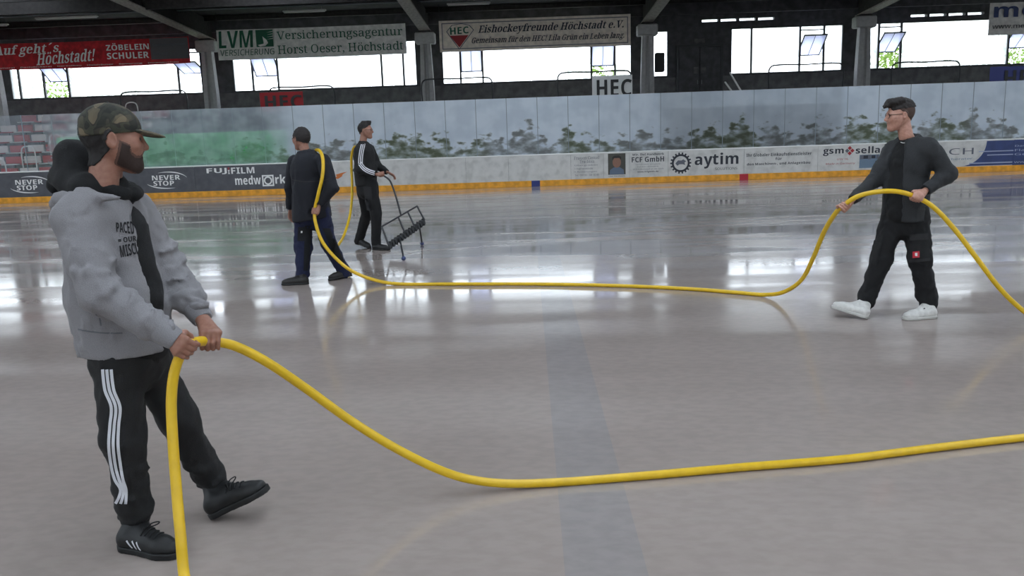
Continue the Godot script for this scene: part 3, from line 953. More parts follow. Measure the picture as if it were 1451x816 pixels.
func build_banners() -> void:
	var z := -37.95
	var hang := func(o: Node3D, w: float, h: float) -> void:
		for sg in [-1, 1]:
			part("rope", tube(PackedVector3Array([Vector3(sg * (w / 2 - 0.05), h / 2 - 0.05, -0.02), Vector3(sg * (w / 2 - 0.02), h / 2 + 0.9, -0.05)]), 0.012, 5), M.frame, o)
	# red cloth with script
	var r := thing("red_banner", "red cloth banner with white script and a grey patch at its end", "banner", Vector3(-20.0, 6.22, z))
	part("cloth", cloth_sheet(9.5, 1.16, 0.03, 1.5, 3, 0.05), grained(Color(0.83, 0.15, 0.19), 0.75, 0.6, 0.25, 51), r)
	letters(r, "Auf geht´s", "Droid Serif/b", -4.3, -1.15, -0.08, 0.46, 0.05, M.ink_white, 0.3, "lettering", 0.004, 0.02)
	letters(r, "Höchstadt!", "Droid Serif/b", -2.35, 0.45, -0.46, 0.10, 0.05, M.ink_white, 0.25, "lettering", 0.004, 0.04)
	letters(r, "ZÖBELEIN", "Droid Sans/b", 0.95, 2.92, 0.08, 0.40, 0.05, M.ink_white)
	letters(r, "SCHULER", "Droid Sans/b", 0.95, 2.88, -0.30, -0.02, 0.05, M.ink_white)
	letters(r, "Zimmerei    Dachdeckerei    Gerüstbau    Holzhäuser    Sanierung    Innenausbau", "Droid Sans", -4.4, 4.2, -0.56, -0.49, 0.05, M.ink_white)
	var gp := part("grey_patch", cloth_sheet(1.75, 0.92, 0.012, 1.5, 5), mat(Color(0.36, 0.35, 0.36), 0.8), r, Vector3(3.85, 0.08, 0.045))
	letters(gp, "Bauunternehmen", "Droid Sans", -0.75, 0.75, 0.12, 0.24, 0.02, M.ink_soft)
	letters(gp, "Höchstadt", "Droid Sans", -0.75, -0.1, -0.28, -0.16, 0.02, M.ink_soft)
	hang.call(r, 9.5, 1.16)
	# pale banner, green lettering
	var pale := grained(Color(0.95, 0.94, 0.92), 0.75, 0.6, 0.12, 52)
	var l := thing("insurance_banner", "pale cloth banner with dark green letters and a square emblem", "banner", Vector3(-9.66, 6.36, z))
	part("cloth", cloth_sheet(8.6, 1.32, 0.02, 1.2, 9, 0.02), pale, l)
	letters(l, "LVM", "Droid Sans/b", -4.22, -2.62, -0.14, 0.60, 0.04, M.ink_green, 0.06)
	part("emblem_ground", plate(PackedVector2Array([Vector2(-2.5, -0.14), Vector2(-1.72, -0.14), Vector2(-1.72, 0.6), Vector2(-2.5, 0.6)]), 0.004), M.ink_green, l, Vector3(0, 0, 0.04))
	part("emblem_leaf", plate(PackedVector2Array([Vector2(-2.44, -0.06), Vector2(-2.16, 0.0), Vector2(-2.2, 0.32), Vector2(-2.02, 0.16), Vector2(-1.96, 0.02), Vector2(-2.1, -0.1), Vector2(-2.34, -0.12)]), 0.004), pale, l, Vector3(0, 0, 0.045))
	for k in 4:
		part("emblem_ray", plate(PackedVector2Array([Vector2(-2.0, 0.48 - 0.1 * k), Vector2(-1.7, 0.53 - 0.1 * k), Vector2(-1.7, 0.50 - 0.1 * k)]), 0.004), pale, l, Vector3(0, 0, 0.045))
	letters(l, "VERSICHERUNG", "Droid Sans", -4.2, -1.7, -0.48, -0.22, 0.04, M.ink_green, 0.1)
	letters(l, "Versicherungsagentur", "Droid Serif", -1.55, 4.16, 0.04, 0.52, 0.04, M.ink_green)
	letters(l, "Horst Oeser, Höchstadt", "Droid Serif", -1.55, 4.16, -0.56, -0.10, 0.04, M.ink_green)
	hang.call(l, 8.6, 1.32)
	# cream board with the club emblem
	var cream := grained(Color(0.99, 0.94, 0.88), 0.75, 0.6, 0.1, 53)
	var c := thing("club_banner", "cream banner with dark outline, six-sided emblem and two lines of handwriting", "banner", Vector3(0.45, 6.38, z))
	part("cloth", cloth_sheet(8.6, 1.36, 0.02, 1.2, 11), cream, c)
	part("outline", frame_mesh(8.36, 1.14, 0.035, 0.004), M.ink_soft, c, Vector3(0, 0, 0.03))
	var hex := PackedVector2Array([Vector2(-3.98, 0.2), Vector2(-3.72, 0.48), Vector2(-3.28, 0.54), Vector2(-2.92, 0.46), Vector2(-2.72, 0.24), Vector2(-3.42, -0.60)])
	part("emblem_outline", plate(hex, 0.004), M.ink_soft, c, Vector3(0, 0, 0.034))
	var inner := PackedVector2Array()
	for p in hex:
		inner.append((p - Vector2(-3.36, 0.18)) * 0.93 + Vector2(-3.36, 0.18))
	part("emblem_ground", plate(inner, 0.004), cream, c, Vector3(0, 0, 0.037))
	part("emblem_wedge", plate(PackedVector2Array([Vector2(-3.82, 0.02), Vector2(-2.98, 0.02), Vector2(-3.41, -0.50)]), 0.004), M.ink_red, c, Vector3(0, 0, 0.041))
	letters(c, "HEC", "Droid Sans/b", -3.80, -2.96, 0.06, 0.36, 0.045, M.ink_green, 0.0, "lettering", 0.004, 0.05)
	letters(c, "Eishockeyfreunde Höchstadt e.V.", "Droid Serif/b", -2.58, 4.08, 0.0, 0.44, 0.03, M.ink, 0.3)
	letters(c, "Gemeinsam für den HEC! Lila Grün ein Leben lang.", "Droid Serif/b", -2.90, 4.08, -0.42, -0.08, 0.03, M.ink, 0.3)
	hang.call(c, 8.6, 1.36)
	# white banner at the right edge
	var w := thing("web_banner", "white cloth banner with large dark blue letters and a web address", "banner", Vector3(22.5, 6.26, z))
	part("cloth", cloth_sheet(3.8, 1.38, 0.03, 1.4, 13), pale, w)
	letters(w, "mess", "Droid Sans/b", -1.72, 1.5, 0.06, 0.52, 0.05, M.board_blue)
	letters(w, "www.messe-druck.de", "Droid Sans", -1.75, 1.7, -0.42, -0.22, 0.05, M.ink)
	hang.call(w, 3.8, 1.38)

# ---------------------------------------------------------------- outside: meadow and trees behind the windows
func build_outside() -> void:
	solo("meadow", box_mesh(Vector3(160, 0.2, 60)), grained(Color(0.42, 0.47, 0.30), 0.95, 0.3, 0.3, 61), "green meadow outside behind the hall windows", "meadow", Vector3(4, -0.3, -72), "", "stuff")
	var rng := RandomNumberGenerator.new()
	rng.seed = 77
	var leaf_mats := []
	for c in [Color(0.24, 0.32, 0.10), Color(0.30, 0.37, 0.13), Color(0.20, 0.27, 0.10)]:
		var m := mat(c, 0.8)
		m.backlight_enabled = true
		m.backlight = Color(0.5, 0.6, 0.3)
		leaf_mats.append(m)
	var bark := grained(Color(0.27, 0.22, 0.18), 0.9, 2.0, 0.4, 62)
	var spots := [[-31.0, -52.0, 9.0, 3.4, "tall leafy tree behind the left window vent"], [-24.5, -50.0, 6.3, 2.6, "leafy tree behind the pane left of the window vent"], [-13.5, -53.0, 5.9, 2.2, "low tree behind the tilted flap beside the green-lettered banner"], [5.0, -54.0, 6.7, 2.6, "light green tree behind the vent under the cream banner"], [13.5, -52.0, 5.6, 2.0, "low tree behind the narrow pane by the double door"], [21.5, -52.0, 7.0, 2.2, "bushy tree behind the tilted window by the column"], [26.8, -53.5, 6.6, 2.4, "bushy tree behind the long right window"], [31.5, -52.0, 8.6, 3.0, "tall tree behind the vent under the web-address banner"]]
	for a in spots:
		var t := thing("tree", a[4], "tree", Vector3(a[0], -0.18, a[1]), "trees behind the windows")
		part("trunk", tube(PackedVector3Array([Vector3(0, 0, 0), Vector3(0.1, a[2] * 0.35, 0.05), Vector3(-0.05, a[2] * 0.8, 0)]), 0.2, 8, PackedFloat32Array([0.25, 0.18, 0.07])), bark, t)
		var s := st()
		var R: float = a[3]
		var blobs := []
		for k in 22:
			var d := Vector3(rng.randfn(), rng.randfn() * 0.9, rng.randfn()).normalized() * pow(rng.randf(), 0.4)
			blobs.append([Vector3(d.x * R, a[2] - R * 1.1 + d.y * R * 1.05, d.z * R), R * rng.randf_range(0.25, 0.42)])
		for k in 2600:
			var b: Array = blobs[rng.randi() % blobs.size()]
			var d := Vector3(rng.randfn(), rng.randfn(), rng.randfn()).normalized()
			var p: Vector3 = b[0] + d * b[1] * pow(rng.randf(), 0.3)
			var n := (d + Vector3(rng.randfn(), rng.randfn(), rng.randfn()) * 0.5).normalized()
			var u := n.cross(Vector3(rng.randfn(), rng.randfn(), rng.randfn())).normalized() * rng.randf_range(0.08, 0.16)
			var w := n.cross(u) * 0.55
			s.set_normal(n)
			for q in [p - u, p + w, p + u, p - u, p + u, p - w]:
				s.add_vertex(q)
		part("crown", done(s), leaf_mats[rng.randi() % 3], t)
# ---------------------------------------------------------------- rounded bodies and clothes: distance field on a grid, meshed as surface nets
class Field:
	var h: float
	var o: Vector3
	var nx: int
	var ny: int
	var nz: int
	var d := PackedFloat32Array()

	func _init(lo: Vector3, hi: Vector3, cell: float) -> void:
		h = cell
		o = lo
		nx = int((hi.x - lo.x) / h) + 2
		ny = int((hi.y - lo.y) / h) + 2
		nz = int((hi.z - lo.z) / h) + 2
		d.resize(nx * ny * nz)
		d.fill(1.0)

	func twin() -> Field:
		var f := Field.new(o, o, 1.0)
		f.h = h
		f.nx = nx
		f.ny = ny
		f.nz = nz
		f.d = d.duplicate()
		return f

	func span(lo: Vector3, hi: Vector3, pad: float) -> PackedInt32Array:
		var a := (lo - o - Vector3.ONE * pad) / h
		var b := (hi - o + Vector3.ONE * pad) / h
		return PackedInt32Array([clampi(int(a.x), 0, nx - 1), clampi(int(b.x) + 1, 0, nx - 1), clampi(int(a.y), 0, ny - 1), clampi(int(b.y) + 1, 0, ny - 1), clampi(int(a.z), 0, nz - 1), clampi(int(b.z) + 1, 0, nz - 1)])

	# tapered capsule; thinner along «thin» by the factor s. mode 1 joins, -1 cuts away
	func cone(a: Vector3, b: Vector3, ra: float, rb: float, k := 0.02, thin := Vector3.ZERO, s := 1.0, mode := 1) -> void:
		var rm := maxf(ra, rb)
		var q := span(a.min(b) - Vector3.ONE * rm, a.max(b) + Vector3.ONE * rm, k + 2.5 * h)
		var ab := b - a
		var inv := 1.0 / maxf(ab.length_squared(), 1e-9)
		var squash := s != 1.0
		for x in range(q[0], q[1] + 1):
			for y in range(q[2], q[3] + 1):
				var i := (x * ny + y) * nz + q[4]
				for z in range(q[4], q[5] + 1):
					var p := o + Vector3(x, y, z) * h - a
					var t := clampf(p.dot(ab) * inv, 0.0, 1.0)
					p -= ab * t
					if squash:
						p += thin * (p.dot(thin) * (s - 1.0))
					var v := p.length() - lerpf(ra, rb, t)
					if mode > 0:
						var e := d[i]
						var g := maxf(k - absf(e - v), 0.0)
						d[i] = minf(e, v) - g * g * 0.25 / k
					else:
						var e := -d[i]
						var g := maxf(k - absf(e - v), 0.0)
						d[i] = -(minf(e, v) - g * g * 0.25 / k)
					i += 1

	func ball(c: Vector3, r: Vector3, b := Basis.IDENTITY, k := 0.02, mode := 1) -> void:
		var rm := maxf(r.x, maxf(r.y, r.z))
		var q := span(c - Vector3.ONE * rm, c + Vector3.ONE * rm, k + 2.5 * h)
		var inv := b.transposed()
		for x in range(q[0], q[1] + 1):
			for y in range(q[2], q[3] + 1):
				var i := (x * ny + y) * nz + q[4]
				for z in range(q[4], q[5] + 1):
					var p := (inv * (o + Vector3(x, y, z) * h - c)) / r
					var k0 := p.length()
					var k1 := (p / r).length()
					var v := k0 * (k0 - 1.0) / maxf(k1, 1e-5)
					if mode > 0:
						var e := d[i]
						var g := maxf(k - absf(e - v), 0.0)
						d[i] = minf(e, v) - g * g * 0.25 / k
					else:
						var e := -d[i]
						var g := maxf(k - absf(e - v), 0.0)
						d[i] = -(minf(e, v) - g * g * 0.25 / k)
					i += 1

	# keep only the side that n points away from
	func clip(p0: Vector3, n: Vector3) -> void:
		for x in nx:
			for y in ny:
				var i := (x * ny + y) * nz
				for z in nz:
					if d[i] < 0.1:
						d[i] = maxf(d[i], (o + Vector3(x, y, z) * h - p0).dot(n))
					i += 1

	func grow(amount: float) -> void:
		for i in d.size():
			d[i] -= amount

	# ruffle the surface; scale stretches the noise
	func ruffle(n: FastNoiseLite, amp: float, scale := Vector3.ONE, from_y := -1e9, to_y := 1e9) -> void:
		for x in nx:
			for y in ny:
				var py := o.y + y * h
				if py < from_y or py > to_y:
					continue
				var i := (x * ny + y) * nz
				for z in nz:
					if absf(d[i]) < 0.06:
						var p := (o + Vector3(x, y, z) * h) * scale
						d[i] += amp * n.get_noise_3dv(p)
					i += 1

	func sample(p: Vector3) -> float:
		var g := (p - o) / h
		var x := clampi(int(g.x), 0, nx - 2)
		var y := clampi(int(g.y), 0, ny - 2)
		var z := clampi(int(g.z), 0, nz - 2)
		var fx := clampf(g.x - x, 0, 1)
		var fy := clampf(g.y - y, 0, 1)
		var fz := clampf(g.z - z, 0, 1)
		var i := (x * ny + y) * nz + z
		var sx := ny * nz
		var a := lerpf(lerpf(d[i], d[i + 1], fz), lerpf(d[i + nz], d[i + nz + 1], fz), fy)
		var b := lerpf(lerpf(d[i + sx], d[i + sx + 1], fz), lerpf(d[i + sx + nz], d[i + sx + nz + 1], fz), fy)
		return lerpf(a, b, fx)

	# first surface point met from p along dir
	func hit(p: Vector3, dir: Vector3, reach := 0.6) -> Vector3:
		var t := 0.0
		while t < reach:
			var v := sample(p + dir * t)
			if v < 0.0:
				break
			t += clampf(v * 0.5, h * 0.25, 0.02)
		if t >= reach:
			return p + dir * reach * 0.5
		var lo := t - 0.02
		var hi := t
		for k in 10:
			var m := (lo + hi) * 0.5
			if sample(p + dir * m) < 0.0:
				hi = m
			else:
				lo = m
		return p + dir * hi

	func net(into: Array) -> void:
		# into = [vertices, normals, indices], appended to
		var vs: PackedVector3Array = into[0]
		var ns: PackedVector3Array = into[1]
		var ix: PackedInt32Array = into[2]
		var sx := ny * nz
		var off := PackedInt32Array([0, sx, nz, sx + nz, 1, sx + 1, nz + 1, sx + nz + 1])
		var cx := PackedVector3Array([Vector3(0, 0, 0), Vector3(1, 0, 0), Vector3(0, 1, 0), Vector3(1, 1, 0), Vector3(0, 0, 1), Vector3(1, 0, 1), Vector3(0, 1, 1), Vector3(1, 1, 1)])
		var edges := PackedInt32Array([0, 1, 2, 3, 4, 5, 6, 7, 0, 2, 1, 3, 4, 6, 5, 7, 0, 4, 1, 5, 2, 6, 3, 7])
		var id := PackedInt32Array()
		id.resize(d.size())
		id.fill(-1)
		var far := 4.0 * h
		var first := vs.size()
		var cells := PackedInt32Array()
		for x in nx - 1:
			for y in ny - 1:
				var i := (x * ny + y) * nz
				for z in nz - 1:
					if absf(d[i]) < far:
						var m := 0
						for c in 8:
							if d[i + off[c]] < 0.0:
								m |= 1 << c
						if m != 0 and m != 255:
							var acc := Vector3.ZERO
							var n := 0
							for e in range(0, 24, 2):
								var a := edges[e]
								var b := edges[e + 1]
								if ((m >> a) & 1) != ((m >> b) & 1):
									var va := d[i + off[a]]
									var vb := d[i + off[b]]
									acc += cx[a].lerp(cx[b], va / (va - vb))
									n += 1
							id[i] = vs.size()
							vs.append(o + (Vector3(x, y, z) + acc / n) * h)
							ns.append(Vector3.ZERO)
							cells.append(i)
					i += 1
		for i in cells:
			# edges along x, y and z that start at this grid point
			var s0 := d[i] < 0.0
			var z := i % nz
			var y := (i / nz) % ny
			var x := i / sx
			for ax in 3:
				var step: int = [sx, nz, 1][ax]
				var u: int = [nz, 1, sx][ax]
				var w: int = [1, sx, nz][ax]
				if [y, z, x][ax] == 0 or [z, x, y][ax] == 0:
					continue
				if s0 != (d[i + step] < 0.0):
					var a := id[i]
					var b := id[i - u]
					var c := id[i - u - w]
					var e := id[i - w]
					if a < 0 or b < 0 or c < 0 or e < 0:
						continue
					if s0:
						ix.append_array([a, c, b, a, e, c])
					else:
						ix.append_array([a, b, c, a, c, e])
					var n := (vs[c] - vs[a]).cross(vs[b] - vs[a]) + (vs[e] - vs[a]).cross(vs[c] - vs[a])
					if s0:
						n = -n
					for q in [a, b, c, e]:
						ns[q] += n
		for i in range(first, vs.size()):
			# normal from the field, blended with the faces
			var p := vs[i]
			var g := Vector3(sample(p + Vector3(h, 0, 0)) - sample(p - Vector3(h, 0, 0)), sample(p + Vector3(0, h, 0)) - sample(p - Vector3(0, h, 0)), sample(p + Vector3(0, 0, h)) - sample(p - Vector3(0, 0, h)))
			var f := ns[i].normalized()
			if g.length() > 1e-7:
				g = g.normalized()
				ns[i] = (f + g).normalized() if f.dot(g) > -0.2 else g
			else:
				ns[i] = f
		into[0] = vs
		into[1] = ns
		into[2] = ix

func mesh_of(fields: Array) -> ArrayMesh:
	var a := [PackedVector3Array(), PackedVector3Array(), PackedInt32Array()]
	for f in fields:
		f.net(a)
	return arrays(a[0], a[1], PackedVector2Array(), a[2])

# head: c between the ears, b columns = person's right, up, forward
func head_shape(f: Field, c: Vector3, b: Basis, k := 1.0) -> void:
	var P := func(x: float, y: float, z: float) -> Vector3: return c + b * (Vector3(x, y, z) * k)
	f.ball(P.call(0, 0.034, -0.014), Vector3(0.076, 0.093, 0.099) * k, b, 0.02)
	f.ball(P.call(0, -0.02, 0.03), Vector3(0.064, 0.085, 0.066) * k, b, 0.03)
	f.cone(P.call(0, -0.03, 0.045), P.call(0, -0.084, 0.056), 0.050 * k, 0.034 * k, 0.03)
	f.ball(P.call(0, -0.101, 0.074), Vector3(0.023, 0.019, 0.020) * k, b, 0.02)
	for s in [-1.0, 1.0]:
		f.cone(P.call(s * 0.053, -0.035, -0.004), P.call(s * 0.020, -0.094, 0.055), 0.024 * k, 0.020 * k, 0.03)
		f.ball(P.call(s * 0.041, -0.016, 0.060), Vector3(0.026, 0.026, 0.026) * k, b, 0.03)
	f.cone(P.call(-0.036, 0.022, 0.076), P.call(0.036, 0.022, 0.076), 0.017 * k, 0.017 * k, 0.02)
	for s in [-1.0, 1.0]:
		f.ball(P.call(s * 0.032, 0.004, 0.094), Vector3(0.017, 0.011, 0.014) * k, b, 0.012, -1)
		f.ball(P.call(s * 0.032, 0.004, 0.077), Vector3(0.014, 0.0115, 0.012) * k, b, 0.004)
	f.cone(P.call(0, 0.020, 0.088), P.call(0, -0.026, 0.110), 0.009 * k, 0.0125 * k, 0.012)
	for s in [-1.0, 1.0]:
		f.ball(P.call(s * 0.012, -0.030, 0.098), Vector3(0.009, 0.008, 0.010) * k, b, 0.008)
	f.cone(P.call(-0.019, -0.051, 0.084), P.call(0.019, -0.051, 0.084), 0.0075 * k, 0.0075 * k, 0.008)
	f.cone(P.call(-0.016, -0.064, 0.083), P.call(0.016, -0.064, 0.083), 0.0085 * k, 0.0085 * k, 0.008)
	f.cone(P.call(-0.024, -0.0572, 0.092), P.call(0.024, -0.0572, 0.092), 0.0032 * k, 0.0032 * k, 0.003, Vector3.ZERO, 1.0, -1)
	for s in [-1.0, 1.0]:
		var eb := b * Basis(Vector3.UP, s * 0.35) * Basis(Vector3.RIGHT, -0.15)
		f.ball(P.call(s * 0.085, 0.000, -0.016), Vector3(0.012, 0.034, 0.022) * k, eb, 0.006)
		f.ball(P.call(s * 0.099, 0.003, -0.010), Vector3(0.009, 0.019, 0.011) * k, eb, 0.006, -1)
	f.cone(P.call(0, -0.055, -0.030), P.call(0, -0.165, -0.050), 0.050 * k, 0.056 * k, 0.025)

# hand closed round a hose: c on the hose, ax along it towards the thumb, back = from the hose to the palm
func grip_shape(f: Field, c: Vector3, ax: Vector3, back: Vector3, wrist: Vector3, turn: float, rh := 0.019, k := 1.0) -> void:
	ax = ax.normalized()
	back = (back - ax * back.dot(ax)).normalized()
	var e2 := ax.cross(back) * turn
	var P := func(th: float, r: float, off: float) -> Vector3: return c + ax * (off * k) + (back * cos(th) + e2 * sin(th)) * r
	var offs := [0.031, 0.010, -0.011, -0.031]
	var lens := [0.92, 1.0, 0.95, 0.80]
	var rad := [0.0098, 0.0103, 0.0097, 0.0086]
	for i in 4:
		var r: float = rad[i] * k
		var q: float = lens[i]
		var kn: Vector3 = P.call(0.75, rh + 0.024 * k, offs[i])
		var p1: Vector3 = P.call(0.75 + 1.05 * q, rh + r * 1.35, offs[i])
		var p2: Vector3 = P.call(0.75 + 2.25 * q, rh + r * 1.0, offs[i] * 0.96)
		var p3: Vector3 = P.call(0.75 + 3.15 * q, rh + r * 0.92, offs[i] * 0.92)
		f.cone(wrist.lerp(kn, 0.25), kn, 0.015 * k, 0.0125 * k, 0.014)
		f.cone(kn, p1, r * 1.18, r * 1.02, 0.005)
		f.cone(p1, p2, r * 1.02, r * 0.95, 0.003)
		f.cone(p2, p3, r * 0.95, r * 0.80, 0.003)
	var palm: Vector3 = P.call(0.15, rh + 0.017 * k, 0.0)
	f.cone(wrist, palm, 0.025 * k, 0.028 * k, 0.02, ax.cross(palm - wrist).normalized(), 1.45)
	f.ball(palm, Vector3(0.016, 0.040, 0.034) * k, Basis(back, ax, back.cross(ax)), 0.012)
	var t0: Vector3 = wrist.lerp(P.call(-0.5, rh + 0.018 * k, 0.030), 0.45)
	var t1: Vector3 = P.call(-0.75, rh + 0.017 * k, 0.036)
	var t2: Vector3 = P.call(-1.6, rh + 0.013 * k, 0.034)
	var t3: Vector3 = P.call(-2.35, rh + 0.010 * k, 0.022)
	f.cone(t0, t1, 0.017 * k, 0.0145 * k, 0.012)
	f.cone(t1, t2, 0.0125 * k, 0.0115 * k, 0.004)
	f.cone(t2, t3, 0.0115 * k, 0.0090 * k, 0.003)

# half-open hand: fingers along dir, bent towards the palm side
func open_shape(f: Field, wrist: Vector3, dir: Vector3, palm: Vector3, thumb: Vector3, curl := 0.35, k := 1.0) -> void:
	dir = dir.normalized()
	palm = (palm - dir * palm.dot(dir)).normalized()
	thumb = (thumb - dir * thumb.dot(dir) - palm * thumb.dot(palm)).normalized()
	var mid := wrist + dir * 0.09 * k
	f.cone(wrist, mid, 0.026 * k, 0.036 * k, 0.02, palm, 2.0)
	var offs := [0.030, 0.010, -0.011, -0.030]
	var lens := [0.074, 0.082, 0.076, 0.060]
	for i in 4:
		var p: Vector3 = wrist + dir * (0.092 - 0.004 * absf(i - 1.2)) * k + thumb * offs[i] * k
		var v := (dir + thumb * (0.10 - 0.08 * i)).normalized()
		var a := curl * (0.6 + 0.25 * i)
		for s in 3:
			v = v.rotated(v.cross(palm).normalized(), a)
			var q: Vector3 = p + v * lens[i] * k * [0.45, 0.32, 0.23][s]
			f.cone(p, q, 0.0098 * k * (1.0 - 0.08 * s), 0.0092 * k * (1.0 - 0.10 * s), 0.004)
			p = q
	var t := wrist + dir * 0.03 * k + thumb * 0.026 * k
	var t1 := t + (dir * 0.7 + thumb * 0.8 + palm * 0.2).normalized() * 0.045 * k
	var t2 := t1 + (dir * 0.95 + thumb * 0.45).normalized() * 0.032 * k
	f.cone(t, t1, 0.016 * k, 0.0125 * k, 0.01)
	f.cone(t1, t2, 0.012 * k, 0.0095 * k, 0.004)

# shoe: heel and toe on the sole, up = away from the ground; returns [upper, sole]
func shoe_fields(heel: Vector3, toe: Vector3, up: Vector3, ankle: Vector3, cell: float, wide := 0.047) -> Array:
	var f := (toe - heel).normalized()
	var side := f.cross(up).normalized()
	up = side.cross(f)
	var lo := heel.min(toe).min(ankle) - Vector3.ONE * 0.10
	var hi := heel.max(toe).max(ankle) + Vector3.ONE * 0.10
	var u := Field.new(lo, hi, cell)
	var L := heel.distance_to(toe)
	var hb := heel + f * 0.045 + up * 0.045
	var mid := heel + f * (L * 0.52) + up * 0.040
	var ball := heel + f * (L * 0.72) + up * 0.036
	var tip := toe - f * 0.036 + up * 0.034
	u.cone(hb, mid, 0.040, 0.042, 0.02)
	u.cone(mid, ball, 0.042, wide, 0.02, up, 1.15)
	u.cone(ball, tip, wide, wide * 0.78, 0.02, up, 1.25)
	u.cone(hb + up * 0.005, ankle, 0.040, 0.045, 0.03)
	u.cone(ankle, mid + f * 0.02 + up * 0.012, 0.036, 0.028, 0.03)
	u.clip(heel + up * 0.016, -up)
	var s := Field.new(lo, hi, cell)
	s.cone(hb, mid, 0.047, 0.044, 0.02, up, 0.2)
	s.cone(mid, ball, 0.044, wide + 0.005, 0.02, up, 0.2)
	s.cone(ball, tip, wide + 0.005, wide * 0.78 + 0.007, 0.02, up, 0.2)
	s.clip(heel + up * 0.026, up)
	s.clip(heel, -up)
	return [u, s]

# sheet laid on a field: corners go round a rectangle in front of it, pressed on along dir
func drape(f: Field, p00: Vector3, p10: Vector3, p11: Vector3, p01: Vector3, nu: int, nv: int, dir: Vector3, off: float, thick := 0.004) -> ArrayMesh:
	var top := []
	for j in nv + 1:
		for i in nu + 1:
			var u := float(i) / nu
			var v := float(j) / nv
			var p := p00.lerp(p10, u).lerp(p01.lerp(p11, u), v)
			top.append(f.hit(p, dir) - dir * off)
	var s := st()
	var w := nu + 1
	for j in nv:
		for i in nu:
			var a: int = j * w + i
			var q := [top[a], top[a + 1], top[a + w + 1], top[a + w]]
			var n: Vector3 = (q[1] - q[0]).cross(q[3] - q[0])
			var order := [0, 1, 2, 0, 2, 3] if n.dot(dir) > 0 else [0, 2, 1, 0, 3, 2]
			s.set_smooth_group(0)
			for k in order:
				s.add_vertex(q[k])
	# rim
	s.set_smooth_group(1)
	var loop := []
	for i in nu: loop.append(i)
	for j in nv: loop.append(j * w + nu)
	for i in nu: loop.append(nv * w + nu - i)
	for j in nv: loop.append((nv - j) * w)
	for k in loop.size():
		var a: Vector3 = top[loop[k]]
		var b: Vector3 = top[loop[(k + 1) % loop.size()]]
		for q in [a, b, b + dir * thick, a, b + dir * thick, a + dir * thick]:
			s.add_vertex(q)
	s.generate_normals()
	return done(s)

# band of the given width along a line of points, pressed on the field along dir
func ribbon(f: Field, pts: Array, width: float, dir: Vector3, off := 0.002) -> ArrayMesh:
	var path := smooth_path(pts, 0.012)
	var s := st()
	s.set_smooth_group(0)
	var rows := []
	for i in path.size():
		var t := (path[mini(i + 1, path.size() - 1)] - path[maxi(i - 1, 0)]).normalized()
		var side := t.cross(dir).normalized() * width * 0.5
		rows.append([f.hit(path[i] - side, dir) - dir * off, f.hit(path[i], dir) - dir * off, f.hit(path[i] + side, dir) - dir * off])
	for i in rows.size() - 1:
		for k in 2:
			var q := [rows[i][k], rows[i][k + 1], rows[i + 1][k + 1], rows[i + 1][k]]
			var n: Vector3 = (q[1] - q[0]).cross(q[3] - q[0])
			for m in ([0, 1, 2, 0, 2, 3] if n.dot(dir) > 0 else [0, 2, 1, 0, 3, 2]):
				s.add_vertex(q[m])
	s.generate_normals()
	return done(s)

# print on cloth: text laid over the rectangle p00 p10 p11 p01 (left bottom, right bottom, right top, left top)
func print_on(f: Field, text: String, fnt: String, p00: Vector3, p10: Vector3, p11: Vector3, p01: Vector3, dir: Vector3, m: Material, parent: Node, called: String) -> void:
	var t := TextMesh.new()
	t.text = text
	t.font = font(fnt)
	t.font_size = 48
	t.pixel_size = 0.01
	t.depth = 0.02
	t.curve_step = 4.0
	var a := t.get_mesh_arrays()
	var vs: PackedVector3Array = a[Mesh.ARRAY_VERTEX]
	var lo := vs[0]
	var hi := vs[0]
	for v in vs:
		lo = lo.min(v)
		hi = hi.max(v)
	var out := PackedVector3Array()
	var nn := PackedVector3Array()
	for v in vs:
		var u := (v.x - lo.x) / (hi.x - lo.x)
		var w := (v.y - lo.y) / (hi.y - lo.y)
		var p := p00.lerp(p10, u).lerp(p01.lerp(p11, u), w)
		out.append(f.hit(p, dir) - dir * (0.0035 if v.z > 0 else 0.0005))
		nn.append(-dir)
	var b := []
	b.resize(Mesh.ARRAY_MAX)
	b[Mesh.ARRAY_VERTEX] = out
	b[Mesh.ARRAY_NORMAL] = nn
	b[Mesh.ARRAY_INDEX] = a[Mesh.ARRAY_INDEX]
	var am := ArrayMesh.new()
	am.add_surface_from_arrays(Mesh.PRIMITIVE_TRIANGLES, b)
	part(called, am, m, parent)
# ---------------------------------------------------------------- people
func look(forward: Vector3, tilt := 0.0) -> Basis:   # columns: person's right, up, forward
	var f := forward.normalized()
	var r := f.cross(Vector3.UP).normalized()
	var u := r.cross(f).normalized()
	var b := Basis(r, u, f)
	return Basis(f, tilt) * b

func span_of(J: Dictionary, pad: float) -> Array:
	var lo: Vector3 = J.head
	var hi: Vector3 = J.head
	for k in J:
		lo = lo.min(J[k])
		hi = hi.max(J[k])
	return [lo - Vector3.ONE * pad, hi + Vector3.ONE * pad]

func region(pts: Array, pad: float, cell: float) -> Field:
	var lo: Vector3 = pts[0]
	var hi: Vector3 = pts[0]
	for p in pts:
		lo = lo.min(p)
		hi = hi.max(p)
	return Field.new(lo - Vector3.ONE * pad, hi + Vector3.ONE * pad, cell)

